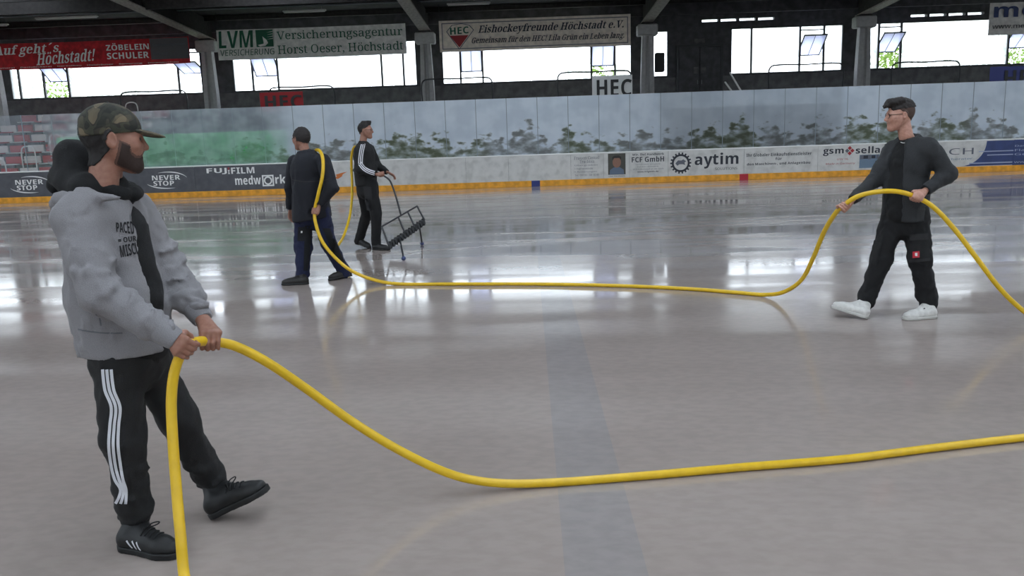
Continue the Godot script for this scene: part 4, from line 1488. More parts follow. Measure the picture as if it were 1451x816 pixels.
# bare figure under the clothes, slimmer than they are
func body_core(J: Dictionary, F: Vector3, cell: float) -> Field:
	var e := span_of(J, 0.16)
	var f := Field.new(e[0], e[1], cell)
	f.cone(J.neck, J.chest, 0.055, 0.12, 0.05, F, 1.35)
	f.cone(J.chest, J.belly, 0.125, 0.115, 0.05, F, 1.35)
	f.cone(J.belly, J.pelvis, 0.115, 0.12, 0.05, F, 1.3)
	f.cone(J.shR, J.shL, 0.05, 0.05, 0.05)
	f.cone(J.neck, J.head, 0.046, 0.042, 0.03)
	for s in ["R", "L"]:
		f.cone(J["sh" + s], J["el" + s], 0.044, 0.034, 0.03)
		f.cone(J["el" + s], J["wr" + s], 0.034, 0.025, 0.02)
		f.cone(J["hip" + s], J["kn" + s], 0.072, 0.046, 0.03)
		f.cone(J["kn" + s], J["an" + s], 0.046, 0.032, 0.02)
		f.cone(J["an" + s], J["an" + s] - Vector3(0, 0.02, 0), 0.032, 0.03, 0.02)
	return f

func person(called_label: String, at: Vector3) -> Node3D:
	return thing("person", called_label, "person", at, "workers laying water on the ice")

func wear(called: String, fields: Array, m: Material, who: Node3D, label := "") -> MeshInstance3D:
	var o := part(called, mesh_of(fields), m, who, -who.position)
	if label: o.set_meta("label", label)
	return o

func skin(c: Color) -> StandardMaterial3D:
	var m := mat(c, 0.5)
	m.albedo_texture = T.skin
	m.uv1_triplanar = true
	m.uv1_scale = Vector3.ONE * 5.0
	m.subsurf_scatter_enabled = true
	m.subsurf_scatter_strength = 0.08
	return m

var T := {}

func build_people() -> void:
	T.skin = noise_tex(0.03, 71, [[0.2, Color(0.90, 0.86, 0.84)], [0.8, Color(1, 1, 1)]], 256, 4)
	T.heather = noise_tex(0.25, 72, [[0.2, grey(0.72)], [0.5, grey(0.92)], [0.8, grey(1.0)]], 512, 3)
	T.plain = noise_tex(0.12, 73, [[0.2, grey(0.82)], [0.8, grey(1.0)]], 256, 4)
	T.weave = noise_tex(0.35, 74, [], 256, 2, true, 3.0)
	T.camo = noise_tex(0.012, 75, [[0.0, Color(0.11, 0.11, 0.095)], [0.40, Color(0.20, 0.205, 0.16)], [0.56, Color(0.15, 0.14, 0.12)], [0.64, Color(0.40, 0.36, 0.28)]], 512, 2, false, 1.0, FastNoiseLite.TYPE_SIMPLEX_SMOOTH, true)
	M.camo = mat(Color(1, 1, 1), 0.85)
	M.camo.albedo_texture = T.camo
	M.camo.uv1_triplanar = true
	M.camo.uv1_scale = Vector3.ONE * 2.2
	M.track_black = cloth(Color(0.055, 0.055, 0.06), 0.75, T.plain, T.weave, 0.25)
	M.hose = mat(Color(0.86, 0.70, 0.10), 0.38)
	M.hose.albedo_texture = noise_tex(0.02, 81, [[0.15, Color(0.95, 0.94, 0.90)], [0.6, Color(1, 1, 1)]], 256, 5)
	M.hose.uv1_triplanar = true
	M.hose.uv1_world_triplanar = true
	M.hose.uv1_scale = Vector3.ONE * 2.5
	hoodie_man()
	jacket_boy()
	track_man()
	navy_man()

func fold_noise(fr: float, sd: int) -> FastNoiseLite:
	var n := noise(fr, sd, 2)
	n.fractal_type = FastNoiseLite.FRACTAL_RIDGED
	n.domain_warp_enabled = true
	n.domain_warp_amplitude = 0.12
	n.domain_warp_frequency = 3.0
	return n

# ---- man in the grey zip hoodie, near the camera
func hoodie_man() -> void:
	var F := Vector3(0.995, 0, 0.02).normalized()
	var J := {
		"head": Vector3(-1.570, 1.610, -3.100), "neck": Vector3(-1.625, 1.443, -3.130), "chest": Vector3(-1.659, 1.257, -3.130), "belly": Vector3(-1.642, 1.006, -3.120), "pelvis": Vector3(-1.619, 0.839, -3.120),
		"shR": Vector3(-1.668, 1.319, -2.950), "elR": Vector3(-1.567, 1.056, -2.870), "wrR": Vector3(-1.341, 0.887, -2.900), "haR": Vector3(-1.301, 0.846, -2.920),
		"shL": Vector3(-1.617, 1.320, -3.290), "elL": Vector3(-1.495, 1.057, -3.300), "wrL": Vector3(-1.341, 0.907, -3.180), "haL": Vector3(-1.280, 0.829, -3.100),
		"hipR": Vector3(-1.621, 0.850, -3.030), "knR": Vector3(-1.616, 0.458, -3.000), "anR": Vector3(-1.633, 0.095, -3.040),
		"hipL": Vector3(-1.598, 0.826, -3.210), "knL": Vector3(-1.507, 0.459, -3.240), "anL": Vector3(-1.426, 0.109, -3.340)}
	var at := Vector3(J.pelvis.x, 0, J.pelvis.z)
	var who := person("person in a grey zip hoodie, camouflage cap and black striped track trousers", at)
	var sk := skin(Color(0.60, 0.43, 0.36))
	# body, head and hands in one mesh
	var core := body_core(J, F, 0.014)
	var hb := look(Vector3(0.85, -0.03, -0.53))
	var hf := Field.new(J.head - Vector3(0.13, 0.20, 0.13), J.head + Vector3(0.13, 0.14, 0.13), 0.0038)
	head_shape(hf, J.head, hb, 1.0)
	var wr: Vector3 = J.wrR
	var gr := Field.new(J.haR - Vector3.ONE * 0.10, J.haR + Vector3.ONE * 0.10, 0.003)
	grip_shape(gr, HOSE_NEAR_R, Vector3(0.62, 0.72, -0.2), Vector3(-0.75, 0.35, 0.65), wr, 1.0)
	var gl := Field.new(J.haL - Vector3.ONE * 0.11, J.haL + Vector3.ONE * 0.11, 0.003)
	grip_shape(gl, HOSE_NEAR_L, Vector3(-0.96, 0.1, 0.2), Vector3(0.1, 0.85, -0.35), J.wrL, -1.0)
	wear("body", [core, hf, gr, gl], sk, who)
	# eyes, brow and beard
	for s in [-1.0, 1.0]:
		var e := SphereMesh.new()
		e.radius = 0.0112
		e.height = 0.0224
		e.radial_segments = 14
		e.rings = 8
		part("eye", e, M.eye, who, J.head + hb * Vector3(s * 0.032, 0.004, 0.0815) - at)
	for pass_no in 2:   # light stubble, then the denser beard along the jaw and chin
		var bf := hf.twin()
		bf.grow(0.0011 + 0.0012 * pass_no)
		var q := 0.010 * pass_no
		bf.clip(J.head + hb * Vector3(0, -0.034 - q * 0.6, 0.09), (hb.y + hb.z * 0.45).normalized())
		bf.clip(J.head + hb * Vector3(0, -0.02, 0.006 + q), (-hb.z + hb.y * 0.25).normalized())
		bf.clip(J.head + hb * Vector3(0, -0.105, 0.02 + q), (-hb.y - hb.z * 0.5).normalized())
		for s in [-1.0, 1.0]:
			bf.ball(J.head + hb * Vector3(s * 0.044, -0.020 - q, 0.075), Vector3(0.032, 0.034, 0.045), hb, 0.006, -1)
		bf.ball(J.head + hb * Vector3(0, -0.057, 0.097), Vector3(0.021, 0.010, 0.016), hb, 0.004, -1)
		bf.ruffle(noise(90.0, 5, 3), 0.0012)
		wear("beard", [bf], M.stubble if pass_no == 0 else M.beard, who, "short dark stubble" if pass_no == 0 else "short dark beard")
	var hair := hf.twin()
	hair.grow(0.006)
	hair.clip(J.head + hb * Vector3(0, 0, 0.005), hb.z)
	hair.clip(J.head + hb * Vector3(0, -0.095, -0.06), -hb.y)
	for s in [-1.0, 1.0]:
		hair.ball(J.head + hb * Vector3(s * 0.085, -0.005, -0.008), Vector3(0.03, 0.036, 0.026), hb, 0.006, -1)
	hair.clip(J.head + hb * Vector3(0, -0.09, -0.07), (-hb.y + hb.z * 1.2).normalized())
	hair.ruffle(noise(45.0, 6, 3), 0.004)
	wear("hair", [hair], M.hair_dark, who, "dark hair under the cap")
	# cap
	var cap := Field.new(J.head - Vector3(0.16, 0.04, 0.16), J.head + Vector3(0.15, 0.16, 0.15), 0.004)
	cap.ball(J.head + hb * Vector3(0, 0.040, -0.012), Vector3(0.090, 0.100, 0.112), hb, 0.01)
	cap.clip(J.head + hb * Vector3(0, 0.024, 0.0), (-hb.y + hb.z * 0.10).normalized())
	cap.cone(J.head + hb * Vector3(0, 0.0, -0.13), J.head + hb * Vector3(0, 0.052, -0.135), 0.030, 0.030, 0.006, Vector3.ZERO, 1.0, -1)
	var crown := wear("cap", [cap], M.camo, who, "camouflage cap crown")
	var bill := Field.new(J.head - Vector3(-0.01, 0.05, 0.20), J.head + Vector3(0.22, 0.09, 0.09), 0.0035)
	bill.ball(J.head + hb * Vector3(0, 0.026, 0.115), Vector3(0.078, 0.012, 0.076), hb * Basis(Vector3.RIGHT, 0.22), 0.01)
	bill.ball(J.head + hb * Vector3(0, -0.06, 0.13), Vector3(0.085, 0.082, 0.12), hb, 0.01, -1)
	part("bill", mesh_of([bill]), M.camo, crown)
	var btn := SphereMesh.new()
	btn.radius = 0.008
	btn.height = 0.010
	part("button", btn, M.camo, crown, J.head + hb * Vector3(0, 0.140, -0.012))
	var strap := []
	for i in 9:
		var a := lerpf(-0.6, 0.6, i / 8.0)
		strap.append(J.head + hb * Vector3(sin(a) * 0.086, 0.022, -0.016 - cos(a) * 0.098))
	part("strap", tube(smooth_path(strap, 0.01), 0.007, 6), M.camo, crown)
	# black hooded sweater: trunk, hem under the hoodie, collar and bunched hood
	var up := Vector3.UP
	var inner := region([J.neck, J.pelvis, J.shR, J.shL, Vector3(-1.831, 1.510, -3.100), Vector3(-1.421, 1.461, -3.000), Vector3(-1.571, 0.749, -3.000), Vector3(-1.382, 0.966, -3.000)], 0.13, 0.011)
	inner.cone(J.chest, J.belly, 0.160, 0.163, 0.05, F, 1.18)
	inner.cone(J.belly, J.pelvis + Vector3(0, -0.02, 0), 0.165, 0.168, 0.05, F, 1.10)
	inner.cone(J.chest + F * 0.06, J.belly + F * 0.07, 0.10, 0.105, 0.05)
	inner.cone(J.neck - up * 0.02, J.chest, 0.085, 0.15, 0.06, F, 1.2)
	for i in 11:   # collar round the neck
		var a := TAU * i / 11.0
		var b2 := TAU * (i + 1) / 11.0
		var cc: Vector3 = J.neck + Vector3(0.01, -0.005, 0)
		inner.cone(cc + F * cos(a) * 0.085 + F.cross(up) * sin(a) * 0.090 - up * cos(a) * 0.035, cc + F * cos(b2) * 0.085 + F.cross(up) * sin(b2) * 0.090 - up * cos(b2) * 0.035, 0.026, 0.026, 0.015)
	inner.cone(Vector3(-1.754, 1.555, -3.120), Vector3(-1.708, 1.447, -3.100), 0.066, 0.085, 0.03)
	inner.cone(Vector3(-1.797, 1.477, -3.100), Vector3(-1.660, 1.434, -3.020), 0.040, 0.060, 0.03)
	inner.cone(Vector3(-1.758, 1.576, -3.170), Vector3(-1.675, 1.481, -3.160), 0.050, 0.060, 0.03)
	inner.cone(Vector3(-1.841, 1.449, -3.140), Vector3(-1.785, 1.442, -3.240), 0.036, 0.055, 0.03)
	inner.ruffle(fold_noise(6.0, 15), 0.006)
	inner.clip(J.pelvis - up * 0.095, -up)
	wear("undershirt", [inner], cloth(Color(0.055, 0.055, 0.06), 0.9, T.plain, T.weave, 0.15), who, "black hooded sweater worn underneath")
	# grey hoodie
	var g := region([J.neck, J.pelvis, J.shR, J.elR, J.wrR, J.shL, J.elL, J.wrL, Vector3(-1.788, 1.355, -3.000)], 0.12, 0.0095)
	g.cone(J.shR.lerp(J.neck, 0.12), J.shL.lerp(J.neck, 0.12), 0.085, 0.085, 0.06)
	g.cone(J.chest + up * 0.03, J.belly, 0.182, 0.182, 0.06, F, 1.18)
	g.cone(J.belly, J.pelvis - up * 0.02, 0.186, 0.194, 0.05, F, 1.04)
	g.cone(J.shR, J.shR.lerp(J.elR, 0.5), 0.088, 0.083, 0.05)
	g.cone(J.shR.lerp(J.elR, 0.5), J.elR, 0.083, 0.074, 0.03)
	g.cone(J.elR, J.elR.lerp(J.wrR, 0.6), 0.073, 0.060, 0.03)
	g.cone(J.elR.lerp(J.wrR, 0.6), J.wrR, 0.060, 0.046, 0.02)
	g.cone(J.shL, J.elL, 0.084, 0.070, 0.05)
	g.cone(J.elL, J.elL.lerp(J.wrL, 0.6), 0.069, 0.062, 0.03)
	g.cone(J.elL.lerp(J.wrL, 0.6), J.wrL, 0.062, 0.044, 0.02)
	# hood of the hoodie lying on the back
	g.cone(Vector3(-1.761, 1.400, -3.020), Vector3(-1.642, 1.409, -2.980), 0.030, 0.034, 0.02)
	g.cone(Vector3(-1.642, 1.409, -2.980), Vector3(-1.506, 1.401, -2.960), 0.034, 0.022, 0.02)
	g.cone(Vector3(-1.761, 1.400, -3.020), Vector3(-1.857, 1.371, -3.160), 0.030, 0.030, 0.03)
	# open front, seen as a black wedge from the neck to the hem
	var z0: Vector3 = J.neck + F * 0.16 + up * 0.02
	g.cone(z0, J.belly + F * 0.175, 0.070, 0.052, 0.012, Vector3.ZERO, 1.0, -1)
	g.cone(J.belly + F * 0.175, J.pelvis + F * 0.19 - up * 0.08, 0.052, 0.058, 0.012, Vector3.ZERO, 1.0, -1)
	g.ball(J.neck + up * 0.06, Vector3(0.115, 0.10, 0.115), Basis.IDENTITY, 0.02, -1)
	# folds: at the elbow, under the arm, along the forearm
	for q in [[0.62, 0.015, 0.3], [0.74, 0.013, 0.9], [0.86, 0.014, 0.2], [1.04, 0.014, 0.7], [1.16, 0.012, 0.1], [1.3, 0.013, 0.5], [1.45, 0.010, 0.2], [1.6, 0.012, 0.6], [1.75, 0.011, 0.3], [1.88, 0.012, 0.4]]:
		for s in ["R", "L"]:
			var t: float = q[0]
			var a: Vector3 = J["sh" + s]
			var b: Vector3 = J["el" + s]
			if t > 1.0:
				a = J["el" + s]
				b = J["wr" + s]
				t -= 1.0
			var c: Vector3 = a.lerp(b, t)
			var ax := (b - a).normalized()
			var n1 := ax.cross(Vector3(0.3, 0.1, 1)).normalized()
			var n2 := ax.cross(n1)
			var rad := lerpf(0.083, 0.073, t) if q[0] < 1.0 else lerpf(0.071, 0.050, t)
			for k in 4:
				var a1: float = q[2] * 4.0 + k * 0.55 + (0.0 if s == "R" else 1.0)
				var a2 := a1 + 0.55
				g.cone(c + (n1 * cos(a1) + n2 * sin(a1)) * rad + ax * 0.02 * sin(a1 * 2.0), c + (n1 * cos(a2) + n2 * sin(a2)) * rad + ax * 0.02 * sin(a2 * 2.0), q[1] * 1.05, q[1] * 1.05, 0.014)
	g.ruffle(fold_noise(4.5, 16), 0.014, Vector3(1, 0.7, 1))
	g.ruffle(noise(9.0, 17, 2), 0.006)
	# hem and cuffs
	g.clip(J.pelvis + up * -0.045, -up)
	for s in ["R", "L"]:
		var cut := (J["wr" + s] - J["el" + s]).normalized() as Vector3
		g.cone(J["wr" + s] + cut * 0.03, J["wr" + s] + cut * 0.12, 0.05, 0.06, 0.004, Vector3.ZERO, 1.0, -1)
	var grey_cloth := cloth(Color(0.56, 0.55, 0.56), 0.95, T.heather, T.weave, 0.25)
	var hd := wear("hoodie", [g], grey_cloth, who, "heather grey zip hoodie")
	for s in ["R", "L"]:   # ribbed cuffs
		var cut := (J["wr" + s] - J["el" + s]).normalized() as Vector3
		var w: Vector3 = J["wr" + s]
		part("cuff", tube(PackedVector3Array([w - cut * 0.055, w - cut * 0.04, w - cut * 0.01, w + cut * 0.018, w + cut * 0.024]), 0.045, 18, PackedFloat32Array([0.046, 0.049, 0.046, 0.042, 0.036])), grey_cloth, hd)
	# print on the chest, drawn cords, pocket seam
	var D := (Vector3(-1.982, 1.136, -4.000) - Vector3(-0.991, 1.343, -2.000)).normalized()
	print_on(g, "PACED", "Droid Sans/b", Vector3(-1.425, 1.299, -2.750), Vector3(-1.358, 1.287, -2.750), Vector3(-1.359, 1.338, -2.750), Vector3(-1.423, 1.333, -2.750), D, M.print_black, hd, "print")
	print_on(g, "= OUR", "Droid Sans/b", Vector3(-1.423, 1.255, -2.750), Vector3(-1.353, 1.263, -2.750), Vector3(-1.353, 1.282, -2.750), Vector3(-1.423, 1.275, -2.750), D, M.print_black, hd, "print")
	print_on(g, "MISCH", "Droid Sans/b", Vector3(-1.419, 1.201, -2.750), Vector3(-1.344, 1.214, -2.750), Vector3(-1.349, 1.258, -2.750), Vector3(-1.421, 1.245, -2.750), D, M.print_black, hd, "print")
	for q in [[Vector3(-1.341, 1.366, -2.700), Vector3(-1.319, 1.306, -2.700), Vector3(-1.307, 1.246, -2.700), Vector3(-1.301, 1.193, -2.700), Vector3(-1.296, 1.149, -2.700)]]:
		part("zip", ribbon(g, q, 0.010, D, 0.003), M.steel, hd)
	part("pocket_seam", ribbon(g, [Vector3(-1.508, 1.008, -2.700), Vector3(-1.502, 0.983, -2.700), Vector3(-1.500, 0.953, -2.700)], 0.006, D, 0.003), cloth(Color(0.42, 0.42, 0.44), 0.95, T.heather, T.weave, 0.2), hd)
	part("hem_band", ribbon(g, [Vector3(-1.591, 0.940, -2.700), Vector3(-1.538, 0.931, -2.700), Vector3(-1.477, 0.924, -2.700), Vector3(-1.423, 0.920, -2.700)], 0.006, D, 0.002), cloth(Color(0.45, 0.45, 0.47), 0.95, T.heather, T.weave, 0.2), hd)
	# track trousers
	var tr := region([J.pelvis, J.hipR, J.hipL, J.knR, J.knL, J.anR, J.anL], 0.13, 0.010)
	tr.cone(J.pelvis - up * 0.01, J.pelvis - up * 0.08, 0.150, 0.156, 0.05, F, 1.08)
	for s in ["R", "L"]:
		tr.cone(J["hip" + s] - up * 0.07, J["kn" + s], 0.098, 0.082, 0.03)
		tr.cone(J["kn" + s], J["an" + s].lerp(J["kn" + s], 0.22), 0.080, 0.066, 0.03)
		tr.cone(J["an" + s].lerp(J["kn" + s], 0.22), J["an" + s] + up * 0.02, 0.066, 0.058, 0.02)
		var ax: Vector3 = (J["an" + s] - J["kn" + s]).normalized()
		for k in 5:   # cloth pushed up above the shoe
			var c: Vector3 = J["an" + s] - ax * (0.03 + 0.045 * k)
			var n1 := ax.cross(Vector3(0.2, 0.3, 1)).normalized().rotated(ax, k * 1.9)
			var n2 := ax.cross(n1)
			for q in 6:
				var a1 := q * 0.5
				tr.cone(c + (n1 * cos(a1) + n2 * sin(a1)) * 0.056 + ax * 0.008 * q * (1 if k % 2 else -1), c + (n1 * cos(a1 + 0.5) + n2 * sin(a1 + 0.5)) * 0.056 + ax * 0.008 * (q + 1) * (1 if k % 2 else -1), 0.013, 0.013, 0.02)
	tr.ruffle(fold_noise(4.0, 18), 0.010, Vector3(1, 0.6, 1))
	tr.ruffle(noise(8.0, 19, 2), 0.008)
	var legs := wear("trousers", [tr], M.track_black, who, "black track trousers with three white side stripes")
	var D2 := (Vector3(-2.202, 0.142, -4.000) - Vector3(-1.101, 0.846, -2.000)).normalized()
	for k in 3:
		part("stripe", ribbon(tr, stripe_path(k), 0.0105, D2, 0.003), M.stripe, legs)
	# shoes
	var heelR := Vector3(-1.685, 0.000, -3.007)
	var toeR := Vector3(-1.433, 0.000, -2.922)
	shoe(who, heelR, heelR + (toeR - heelR).normalized() * 0.29, Vector3.UP, J.anR + Vector3(0.0, -0.005, 0), M.shoe_black, M.sole_black, 0.005, true, 0.047, 3)
	var heelL := Vector3(-1.412, 0.000, -3.250)
	var aim := (Vector3(-1.117, 0.140, -3.240) - heelL).normalized()
	shoe(who, heelL, heelL + aim * 0.29, Vector3(-0.35, 1, 0), J.anL + Vector3(0.0, 0.005, 0), M.shoe_black, M.sole_black, 0.005, true)

func stripe_path(k: int) -> Array:
	var sets := [
		[Vector3(-1.447, 0.878, -2.600), Vector3(-1.448, 0.797, -2.600), Vector3(-1.432, 0.730, -2.600), Vector3(-1.446, 0.655, -2.600), Vector3(-1.460, 0.575, -2.600), Vector3(-1.461, 0.489, -2.600), Vector3(-1.453, 0.432, -2.600), Vector3(-1.436, 0.390, -2.600), Vector3(-1.463, 0.333, -2.600)],
		[Vector3(-1.431, 0.877, -2.600), Vector3(-1.431, 0.797, -2.600), Vector3(-1.415, 0.729, -2.600), Vector3(-1.429, 0.655, -2.600), Vector3(-1.443, 0.575, -2.600), Vector3(-1.444, 0.488, -2.600), Vector3(-1.436, 0.431, -2.600), Vector3(-1.424, 0.390, -2.600), Vector3(-1.443, 0.333, -2.600)],
		[Vector3(-1.414, 0.877, -2.600), Vector3(-1.414, 0.796, -2.600), Vector3(-1.398, 0.729, -2.600), Vector3(-1.412, 0.655, -2.600), Vector3(-1.424, 0.574, -2.600), Vector3(-1.424, 0.488, -2.600), Vector3(-1.421, 0.431, -2.600), Vector3(-1.414, 0.389, -2.600), Vector3(-1.423, 0.332, -2.600)]]
	return sets[k]

func shoe(who: Node3D, heel: Vector3, toe: Vector3, up: Vector3, ankle: Vector3, upper: Material, under: Material, cell: float, laced: bool, wide := 0.047, bars := 0) -> MeshInstance3D:
	var fs := shoe_fields(heel, toe, up, ankle, cell, wide)
	var o := wear("shoe", [fs[0]], upper, who)
	part("sole", mesh_of([fs[1]]), under, o)
	for k in bars:   # three side bars
		var ff := (toe - heel).normalized()
		var sd := ff.cross(up).normalized()
		var c := heel + ff * (0.085 + 0.024 * k) + sd * 0.12
		part("side_bar", ribbon(fs[0], [c + up * 0.030 + ff * 0.016, c + up * 0.045 + ff * 0.004, c + up * 0.060 - ff * 0.008], 0.007, -sd, 0.002), M.stripe, o)
	if laced:
		var f := (toe - heel).normalized()
		var side := f.cross(up).normalized()
		var u := side.cross(f)
		var L := heel.distance_to(toe)
		for k in 4:
			var c := heel + f * (L * (0.46 + 0.075 * k)) + u * 0.16
			var p := []
			for i in 5:
				p.append(fs[0].hit(c + side * lerpf(-0.028, 0.028, i / 4.0), -u) + u * 0.003)
			part("lace", tube(smooth_path(p, 0.008), 0.0032, 5), M.lace, o)
		var knot: Vector3 = fs[0].hit(heel + f * (L * 0.45) + u * 0.16, -u)
		for s in [-1.0, 1.0]:
			part("lace", tube(smooth_path([knot, knot + u * 0.018 + side * s * 0.022 + f * 0.02, knot + u * 0.012 + side * s * 0.045 + f * 0.035, knot + u * 0.002 + side * s * 0.018 + f * 0.01], 0.006), 0.0028, 5), M.lace, o)
	return o

# common pieces of a clothed figure
func trunk(g: Field, J: Dictionary, F: Vector3, chest: float, waist: float, hem: float, flat: float, drop: float) -> void:
	var up := Vector3.UP
	g.cone(J.shR.lerp(J.neck, 0.15), J.shL.lerp(J.neck, 0.15), 0.075, 0.075, 0.06)
	g.cone(J.neck - up * 0.03, J.chest, 0.085, chest * 0.9, 0.07, F, flat)
	g.cone(J.chest + up * 0.02, J.belly, chest, waist, 0.06, F, flat)
	g.cone(J.belly, J.pelvis - up * drop, waist, hem, 0.05, F, flat * 0.95)

func sleeve(g: Field, J: Dictionary, s: String, a: float, b: float, c: float) -> void:
	g.cone(J["sh" + s], J["el" + s], a, b, 0.045)
	g.cone(J["el" + s], J["wr" + s], b, c, 0.025)

func leg(g: Field, J: Dictionary, s: String, a: float, b: float, c: float) -> void:
	g.cone(J["hip" + s], J["kn" + s], a, b, 0.03)
	g.cone(J["kn" + s], J["an" + s], b, c, 0.03)

func eyes(who: Node3D, c: Vector3, hb: Basis) -> void:
	for s in [-1.0, 1.0]:
		var e := SphereMesh.new()
		e.radius = 0.0112
		e.height = 0.0224
		e.radial_segments = 12
		e.rings = 6
		part("eye", e, M.eye, who, c + hb * Vector3(s * 0.032, 0.004, 0.0815) - who.position)

func glasses(who: Node3D, c: Vector3, hb: Basis) -> void:
	var o := Node3D.new()
	o.name = "glasses"
	who.add_child(o, true)
	o.position = -who.position
	for s in [-1.0, 1.0]:
		var loop := []
		for i in 13:
			var a := TAU * i / 12.0
			loop.append(c + hb * Vector3(s * 0.034 + cos(a) * 0.025, 0.004 + sin(a) * 0.018, 0.100 - 0.006 * absf(cos(a))))
		part("rim", tube(PackedVector3Array(loop), 0.0022, 6), M.black, o)
		part("temple", tube(PackedVector3Array([c + hb * Vector3(s * 0.060, 0.010, 0.096), c + hb * Vector3(s * 0.080, 0.012, 0.02), c + hb * Vector3(s * 0.086, 0.008, -0.02)]), 0.0022, 6), M.black, o)
	part("bridge", tube(PackedVector3Array([c + hb * Vector3(-0.010, 0.008, 0.104), c + hb * Vector3(0.010, 0.008, 0.104)]), 0.0022, 6), M.black, o)

# ---- young man in the open charcoal jacket
func jacket_boy() -> void:
	var up := Vector3.UP
	var F := Vector3(-0.80, 0, 0.60).normalized()
	var J := {
		"head": Vector3(3.054, 1.667, -6.860), "neck": Vector3(3.133, 1.465, -6.860), "chest": Vector3(3.140, 1.275, -6.840), "belly": Vector3(3.120, 1.045, -6.820), "pelvis": Vector3(3.117, 0.881, -6.820),
		"shR": Vector3(3.052, 1.374, -6.980), "elR": Vector3(2.888, 1.141, -6.900), "wrR": Vector3(2.650, 1.001, -6.740), "haR": Vector3(2.567, 0.966, -6.700),
		"shL": Vector3(3.244, 1.388, -6.700), "elL": Vector3(3.366, 1.194, -6.640), "wrL": Vector3(3.160, 1.069, -6.580), "haL": Vector3(3.076, 1.029, -6.550),
		"hipR": Vector3(3.053, 0.880, -6.860), "knR": Vector3(2.952, 0.480, -6.840), "anR": Vector3(2.854, 0.111, -6.880),
		"hipL": Vector3(3.196, 0.894, -6.780), "knL": Vector3(3.212, 0.501, -6.720), "anL": Vector3(3.323, 0.109, -6.760)}
	var at := Vector3(J.pelvis.x, 0, J.pelvis.z)
	var who := person("person in an open charcoal jacket, cargo trousers and white trainers", at)
	var sk := skin(Color(0.74, 0.56, 0.49))
	var core := body_core(J, F, 0.018)
	var hb := look(Vector3(-0.98, -0.03, -0.12))
	var hf := Field.new(J.head - Vector3(0.135, 0.20, 0.135), J.head + Vector3(0.135, 0.145, 0.135), 0.0042)
	head_shape(hf, J.head, hb, 1.0)
	var gr := Field.new(J.haR - Vector3.ONE * 0.11, J.haR + Vector3.ONE * 0.11, 0.004)
	grip_shape(gr, HOSE_FAR_R, HOSE_FAR_R_AX, Vector3(0.75, 0.35, -0.5), J.wrR, 1.0)
	var gl := Field.new(J.haL - Vector3.ONE * 0.11, J.haL + Vector3.ONE * 0.11, 0.004)
	grip_shape(gl, HOSE_FAR_L, HOSE_FAR_L_AX, Vector3(0.25, 0.35, 0.9), J.wrL, -1.0)
	wear("body", [core, hf, gr, gl], sk, who)
	eyes(who, J.head, hb)
	glasses(who, J.head, hb)
	# hair: long swept top with a fringe, clipped sides
	var side := hf.twin()
	side.grow(0.004)
	side.clip(J.head + hb * Vector3(0, 0.03, 0.040), (hb.z - hb.y * 0.35).normalized())
	side.clip(J.head + hb * Vector3(0, -0.05, -0.09), (-hb.y + hb.z * 0.9).normalized())
	for s in [-1.0, 1.0]:
		side.ball(J.head + hb * Vector3(s * 0.085, -0.004, -0.006), Vector3(0.03, 0.036, 0.026), hb, 0.006, -1)
	wear("cropped_hair", [side], M.hair_crop, who, "closely clipped brown hair at the sides")
	var topf := Field.new(J.head - Vector3(0.18, 0.06, 0.18), J.head + Vector3(0.18, 0.19, 0.18), 0.005)
	topf.ball(J.head + hb * Vector3(0, 0.052, -0.018), Vector3(0.080, 0.092, 0.106), hb, 0.02)
	topf.clip(J.head + hb * Vector3(0, 0.052, 0.0), (-hb.y - hb.z * 0.10).normalized())
	topf.clip(J.head + hb * Vector3(0, 0.070, 0.083), (hb.z * 0.9 - hb.y * 0.5).normalized())
	for k in 7:   # locks combed forward into a fringe
		var x := lerpf(-0.055, 0.055, k / 6.0)
		var lift := 0.012 * sin(k * 2.3)
		topf.cone(J.head + hb * Vector3(x, 0.122 - 1.5 * x * x, 0.0), J.head + hb * Vector3(x * 0.95, 0.112 + lift - 2.0 * x * x, 0.075), 0.026, 0.022, 0.015)
		topf.cone(J.head + hb * Vector3(x * 0.95, 0.112 + lift - 2.0 * x * x, 0.075), J.head + hb * Vector3(x * 0.8, 0.082 + lift * 0.5, 0.118 - 2.5 * x * x), 0.022, 0.010, 0.012)
	topf.ruffle(noise(38.0, 25, 3), 0.006)
	wear("hair", [topf], M.hair_brown, who, "dark brown hair combed forward")
	# shirt
	var sh := region([J.neck, J.pelvis, J.shR, J.shL], 0.17, 0.012)
	trunk(sh, J, F, 0.155, 0.150, 0.155, 1.15, 0.02)
	sh.cone(J.chest + F * 0.04, J.pelvis + F * 0.06, 0.10, 0.11, 0.04)
	sh.ball(J.neck + up * 0.085 + F * 0.025, Vector3(0.075, 0.075, 0.075), Basis.IDENTITY, 0.01, -1)
	sh.ruffle(fold_noise(5.0, 26), 0.008)
	wear("shirt", [sh], cloth(Color(0.05, 0.05, 0.055), 0.9, T.plain, T.weave, 0.15), who, "black crew-neck shirt")
	part("collar_edge", tube(smooth_path([J.neck + F * 0.078 - up * 0.012 - at + F.cross(up) * 0.02, J.neck + F * 0.085 - up * 0.018 - at - F.cross(up) * 0.015, J.neck + F * 0.068 + up * 0.002 - at - F.cross(up) * 0.048], 0.01), 0.0035, 6), M.white, who)
	# jacket
	var g := region([J.neck, J.pelvis - up * 0.1, J.shR, J.elR, J.wrR, J.shL, J.elL, J.wrL], 0.13, 0.0125)
	trunk(g, J, F, 0.175, 0.172, 0.182, 1.12, 0.07)
	sleeve(g, J, "R", 0.078, 0.064, 0.048)
	sleeve(g, J, "L", 0.082, 0.072, 0.050)
	var R := F.cross(up)
	var open := R * 0.035
